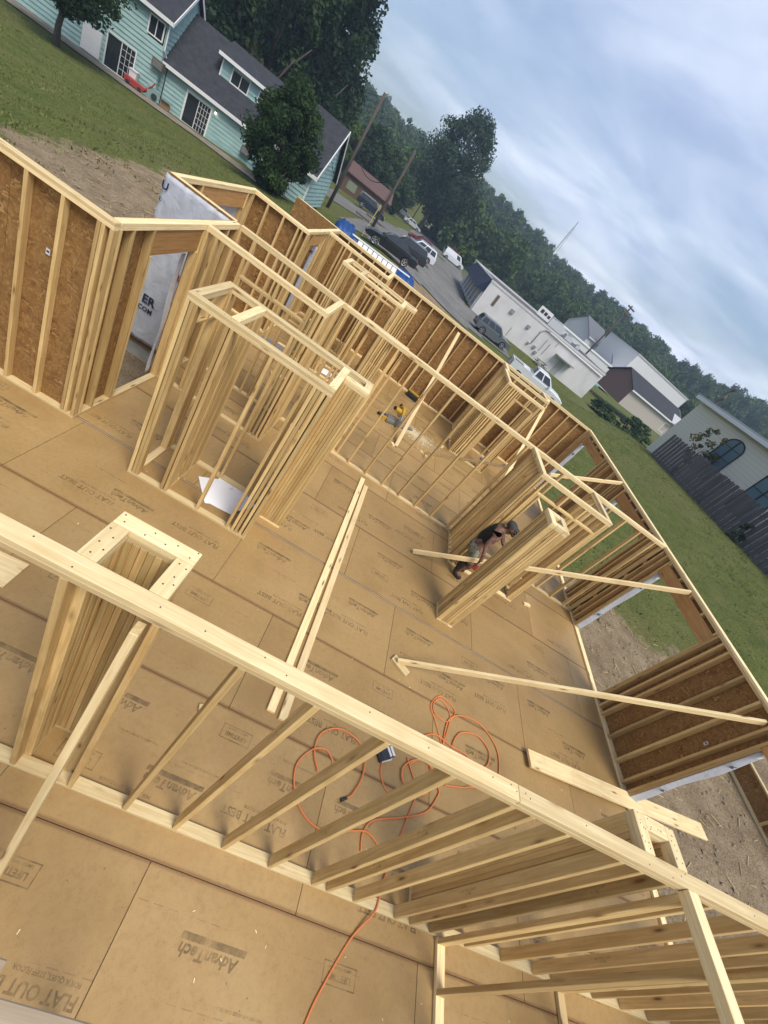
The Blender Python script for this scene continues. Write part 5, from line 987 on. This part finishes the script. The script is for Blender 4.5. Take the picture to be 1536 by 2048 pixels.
for i in range(6): mb=MB(); mb.box(-.3+.02*i,-.12+i*.045,.003+.004*i,.3+.03*i,-.085+i*.045,.008+.004*i); mb.build('strip',METAL,P)
P=thing('work_glove','blue grey work glove on the floor of the far closet','glove',(4.45,12.25,0),R(40)); mb=MB(); mb.prism([(-.09,.005),(.06,.005),(.06,.03),(-.09,.035)],-.05,.05,'y'); mb.build('palm',mat('glove grey',(.12,.14,.18),.9),P)
for i in range(4): mb=MB(); mb.tube([(.06,-.037+i*.025,.017),(.13+.01*math.sin(i*1.5),-.04+i*.028,.014)],[.012,.009],6); mb.build('finger',mat('glove grey',(.12,.14,.18),.9),P)
mb=MB(); mb.tube([(-.02,.05,.017),(.03,.085,.014)],[.013,.009],6); mb.build('thumb',mat('glove grey',(.12,.14,.18),.9),P)
# weathered stub right under the viewer
P=frame('weathered stub plate nailed beside the plate beneath the viewer',(-.03,.2),'plate_stub','plate'); beam(P,'plate','x',(-.05,.098,W-T/2),(.20,.052,T),WOODW); beam(P,'stud','z',(-.1,.098,(W-T)/2),(W-T,.05,.038),WOODW)
# ---------------------------------------------------------------- worker
SKIN=mat('sunned skin',(.36,.19,.12),.55); SKIN.node_tree.nodes['Principled BSDF'].inputs['Subsurface Weight'].default_value=.05
nt=SKIN.node_tree; setc(SKIN,ramp(nt,noise(nt,coords(nt),14,4),[(.35,(.10,.055,.04)),(.6,(.22,.12,.08))]))
SHIRT=mat('black tank top',(.018,.019,.018),.9); CAMO=mat('camouflage cloth',(.15,.15,.1),.9); nt=CAMO.node_tree; setc(CAMO,ramp(nt,noise(nt,coords(nt),13,3,.5,.6),[(.38,(.05,.06,.03)),(.46,(.17,.17,.11)),(.58,(.26,.25,.19)),(.66,(.10,.11,.06))])); nt.nodes.active=None
CAP=mat('dark grey cap',(.05,.052,.05),.9); HAIR=mat('dark hair',(.03,.02,.015),.8); BOOT=mat('dark boots',(.04,.03,.025),.8)
def skin(name,verts,edges,radii,m,parent,lv=2,extra=None):
    me=bpy.data.meshes.new(name); me.from_pydata(verts,edges,[]); o=bpy.data.objects.new(name,me); COL.objects.link(o)
    md=o.modifiers.new('s','SKIN'); 
    for i,r in enumerate(radii):
        d=me.skin_vertices[0].data[i]; d.radius=(r,r) if not isinstance(r,tuple) else r; d.use_root=(i==0)
    sb=o.modifiers.new('u','SUBSURF'); sb.levels=lv; sb.render_levels=lv
    dg=bpy.context.evaluated_depsgraph_get(); dg.update(); e=bpy.data.meshes.new_from_object(o.evaluated_get(dg)); bpy.data.objects.remove(o); e.name=name
    if extra:
        bm=bmesh.new(); bm.from_mesh(e); ex=extra.mesh('x',(m,)); bm.from_mesh(ex); bm.to_mesh(e); bm.free()
    e.materials.clear(); e.materials.append(m); e.polygons.foreach_set('use_smooth',[True]*len(e.polygons)); return link(name,e,parent)
P=thing('person','worker in dark cap, black tank top and camouflage shorts standing behind the post','person',(3.45,6.25,0),R(-22))
v=[(-.12,0,.80),(-.02,0,.98),(.09,0,1.13),(.17,0,1.23),(.24,0,1.30),(.31,0,1.36),(.35,0,1.43),(.35,0,1.49),
   (.16,.15,1.23),(.16,.22,1.18),(.28,.28,.98),(.45,.21,.92),(.52,.18,.90),
   (.16,-.15,1.23),(.15,-.22,1.18),(.05,-.31,.97),(.09,-.36,.76),(.11,-.37,.70),
   (-.12,.10,.76),(.10,.13,.45),(-.05,.13,.12),(-.12,-.10,.76),(.11,-.14,.45),(-.03,-.14,.12),(.10,.15,.05),(.12,-.16,.05)]
e=[(0,1),(1,2),(2,3),(3,4),(4,5),(5,6),(6,7),(3,8),(8,9),(9,10),(10,11),(11,12),(3,13),(13,14),(14,15),(15,16),(16,17),(0,18),(18,19),(19,20),(20,24),(0,21),(21,22),(22,23),(23,25)]
r=[(.16,.12),(.145,.115),(.165,.125),(.12,.11),.06,.075,.095,.075,.08,.068,.05,.036,.036,.08,.068,.05,.036,.036,.10,.062,.045,.10,.062,.045,.04,.04]
fx=MB()
def hand(c,d,side):
    c,d=Vector(c),Vector(d).normalized(); n_=Vector((0,0,1)) if abs(d.z)<.7 else Vector((1,0,0)); s=d.cross(n_).normalized()*side; q=s.cross(d)
    for i,(o_,l_) in enumerate(((-.03,.075),(-.01,.085),(.011,.08),(.031,.065))):
        a=c+s*o_; fx.tube([a-d*.03,a+d*.02,a+d*(l_*.55+.02)+q*.012,a+d*(l_*.8+.02)+q*.04],[.011,.0105,.009,.007],6)
    fx.tube([c-s*.03-d*.02,c-s*.055+d*.01+q*.01,c-s*.05+d*.045+q*.03],[.012,.011,.008],6)
hand((.54,.17,.89),(.9,-.25,-.25),1); hand((.115,-.372,.66),(.2,-.05,-1),-1)
fx.tube([(.43,0,1.415),(.457,0,1.395),(.43,0,1.382)],[.012,.02,.012],8)   # nose
for s_ in (-1,1): fx.tube([(.34,s_*.088,1.41),(.335,s_*.105,1.405),(.33,s_*.088,1.385)],[.012,.016,.01],6)   # ears
body=skin('body',v,e,r,SKIN,P,2,fx)
for s_ in (-1,1): mb=MB(); mb.tube([(.423,s_*.033,1.422),(.432,s_*.033,1.421)],.011,8); mb.build('eye',DARK,P)
mb=MB(); mb.tube([(.428,-.028,1.362),(.439,0,1.360),(.428,.028,1.362)],.006,6); mb.build('mouth',mat('lips',(.25,.09,.07),.6),P)
skin('tank_top',[(-.13,0,.76),(-.02,0,.98),(.09,0,1.13),(.16,0,1.22),(.16,.14,1.24),(.16,-.14,1.24)],[(0,1),(1,2),(2,3),(3,4),(3,5)],[(.185,.14),(.165,.132),(.182,.14),(.135,.125),(.075,.075),(.075,.075)],SHIRT,P)
skin('shorts',[(-.11,0,.84),(-.13,0,.75),(-.10,.11,.68),(.07,.13,.40),(-.10,-.11,.68),(.08,-.14,.40)],[(0,1),(1,2),(2,3),(1,4),(4,5)],[(.175,.14),(.175,.145),(.125,.125),(.10,.10),(.125,.125),(.10,.10)],CAMO,P)
for a,b in ((20,24),(23,25)):
    x0,y0,_=v[a]; x1,y1,_=v[b]; skin('boot',[(x0,y0,.40),(x0-.01,y0,.07),(x0+.09,(y0+y1)/2,.055),(x1+.03,y1,.045)],[(0,1),(1,2),(2,3)],[.058,.062,.055,.045],BOOT,P,2)
mb=MB(); n=14; rows=6
for j in range(rows+1):
    a=j/rows*math.pi/2
    for i in range(n): t=2*math.pi*i/n; mb.v.append((.337+.108*math.cos(a)*math.cos(t),.092*math.cos(a)*math.sin(t),1.45+.085*math.sin(a)))
for j in range(rows):
    for i in range(n): mb.f.append((j*n+i,j*n+(i+1)%n,(j+1)*n+(i+1)%n,(j+1)*n+i)); mb.m.append(0)
pts=[(.415+.12*math.sin(t),.085*math.cos(t),1.45-.012*math.sin(t)) for t in np.linspace(0,math.pi,9)]; b0=len(mb.v); mb.v+=pts+[(x_,y_,z_+.008) for x_,y_,z_ in pts]; mb.f+=[tuple(range(b0,b0+9)),tuple(range(b0+17,b0+8,-1))]+[(b0+i,b0+i+1,b0+i+10,b0+i+9) for i in range(8)]; mb.m+=[0]*10
mb.build('cap',CAP,P,smooth=True)
mb=MB(); mb.tube([(.325,-.085,1.39),(.385,-.07,1.35),(.42,0,1.335),(.385,.07,1.35),(.325,.085,1.39)],[.012,.028,.034,.028,.012],8); mb.build('beard',HAIR,P,smooth=True); mb=MB(); mb.tube([(.255,-.07,1.41),(.24,0,1.405),(.255,.07,1.41)],.03,8); mb.build('hair',HAIR,P,smooth=True)
for ch in P.children:          # straighten the stoop a little
    for vv in ch.data.vertices:
        if vv.co.z>.8: vv.co.x-=.4*(vv.co.z-.8)
c_,s_=math.cos(R(-22)),math.sin(R(-22)); hx,hy=.115,-.375
P=thing('nail_gun','red handheld nailer in the right hand of the worker','nailer',(3.45+hx*c_-hy*s_,6.25+hx*s_+hy*c_,.52),R(-22)); RT=mat('red tool casing',(.36,.045,.03),.45)
mb=MB(); mb.prism([(-.04,.0),(.10,.0),(.12,.08),(.06,.10),(-.05,.08)],-.035,.035,'y'); mb.build('casing',RT,P); mb=MB(); mb.tube([(-.0,0,.09),(-.02,0,.20)],.02,8); mb.build('grip',DARK,P); mb=MB(); mb.tube([(.1,0,.04),(.15,0,-.04)],[.02,.012],8); mb.build('nose_piece',STEEL,P)
# ---------------------------------------------------------------- haze in the valley air
HZ=bpy.data.materials.new('valley haze'); HZ.use_nodes=True; nt=HZ.node_tree; nt.nodes.clear(); o_=N(nt,'ShaderNodeOutputMaterial'); pv=N(nt,'ShaderNodeVolumePrincipled'); pv.inputs['Color'].default_value=(.62,.80,1,1); pv.inputs['Density'].default_value=.0008; pv.inputs['Anisotropy'].default_value=.2; L(nt,pv.outputs[0],o_.inputs['Volume'])
mb=MB(); mb.box(-420,-60,-6,420,420,70); tag(mb.build('haze',HZ),'pale blue haze filling the valley air','haze',kind='stuff')
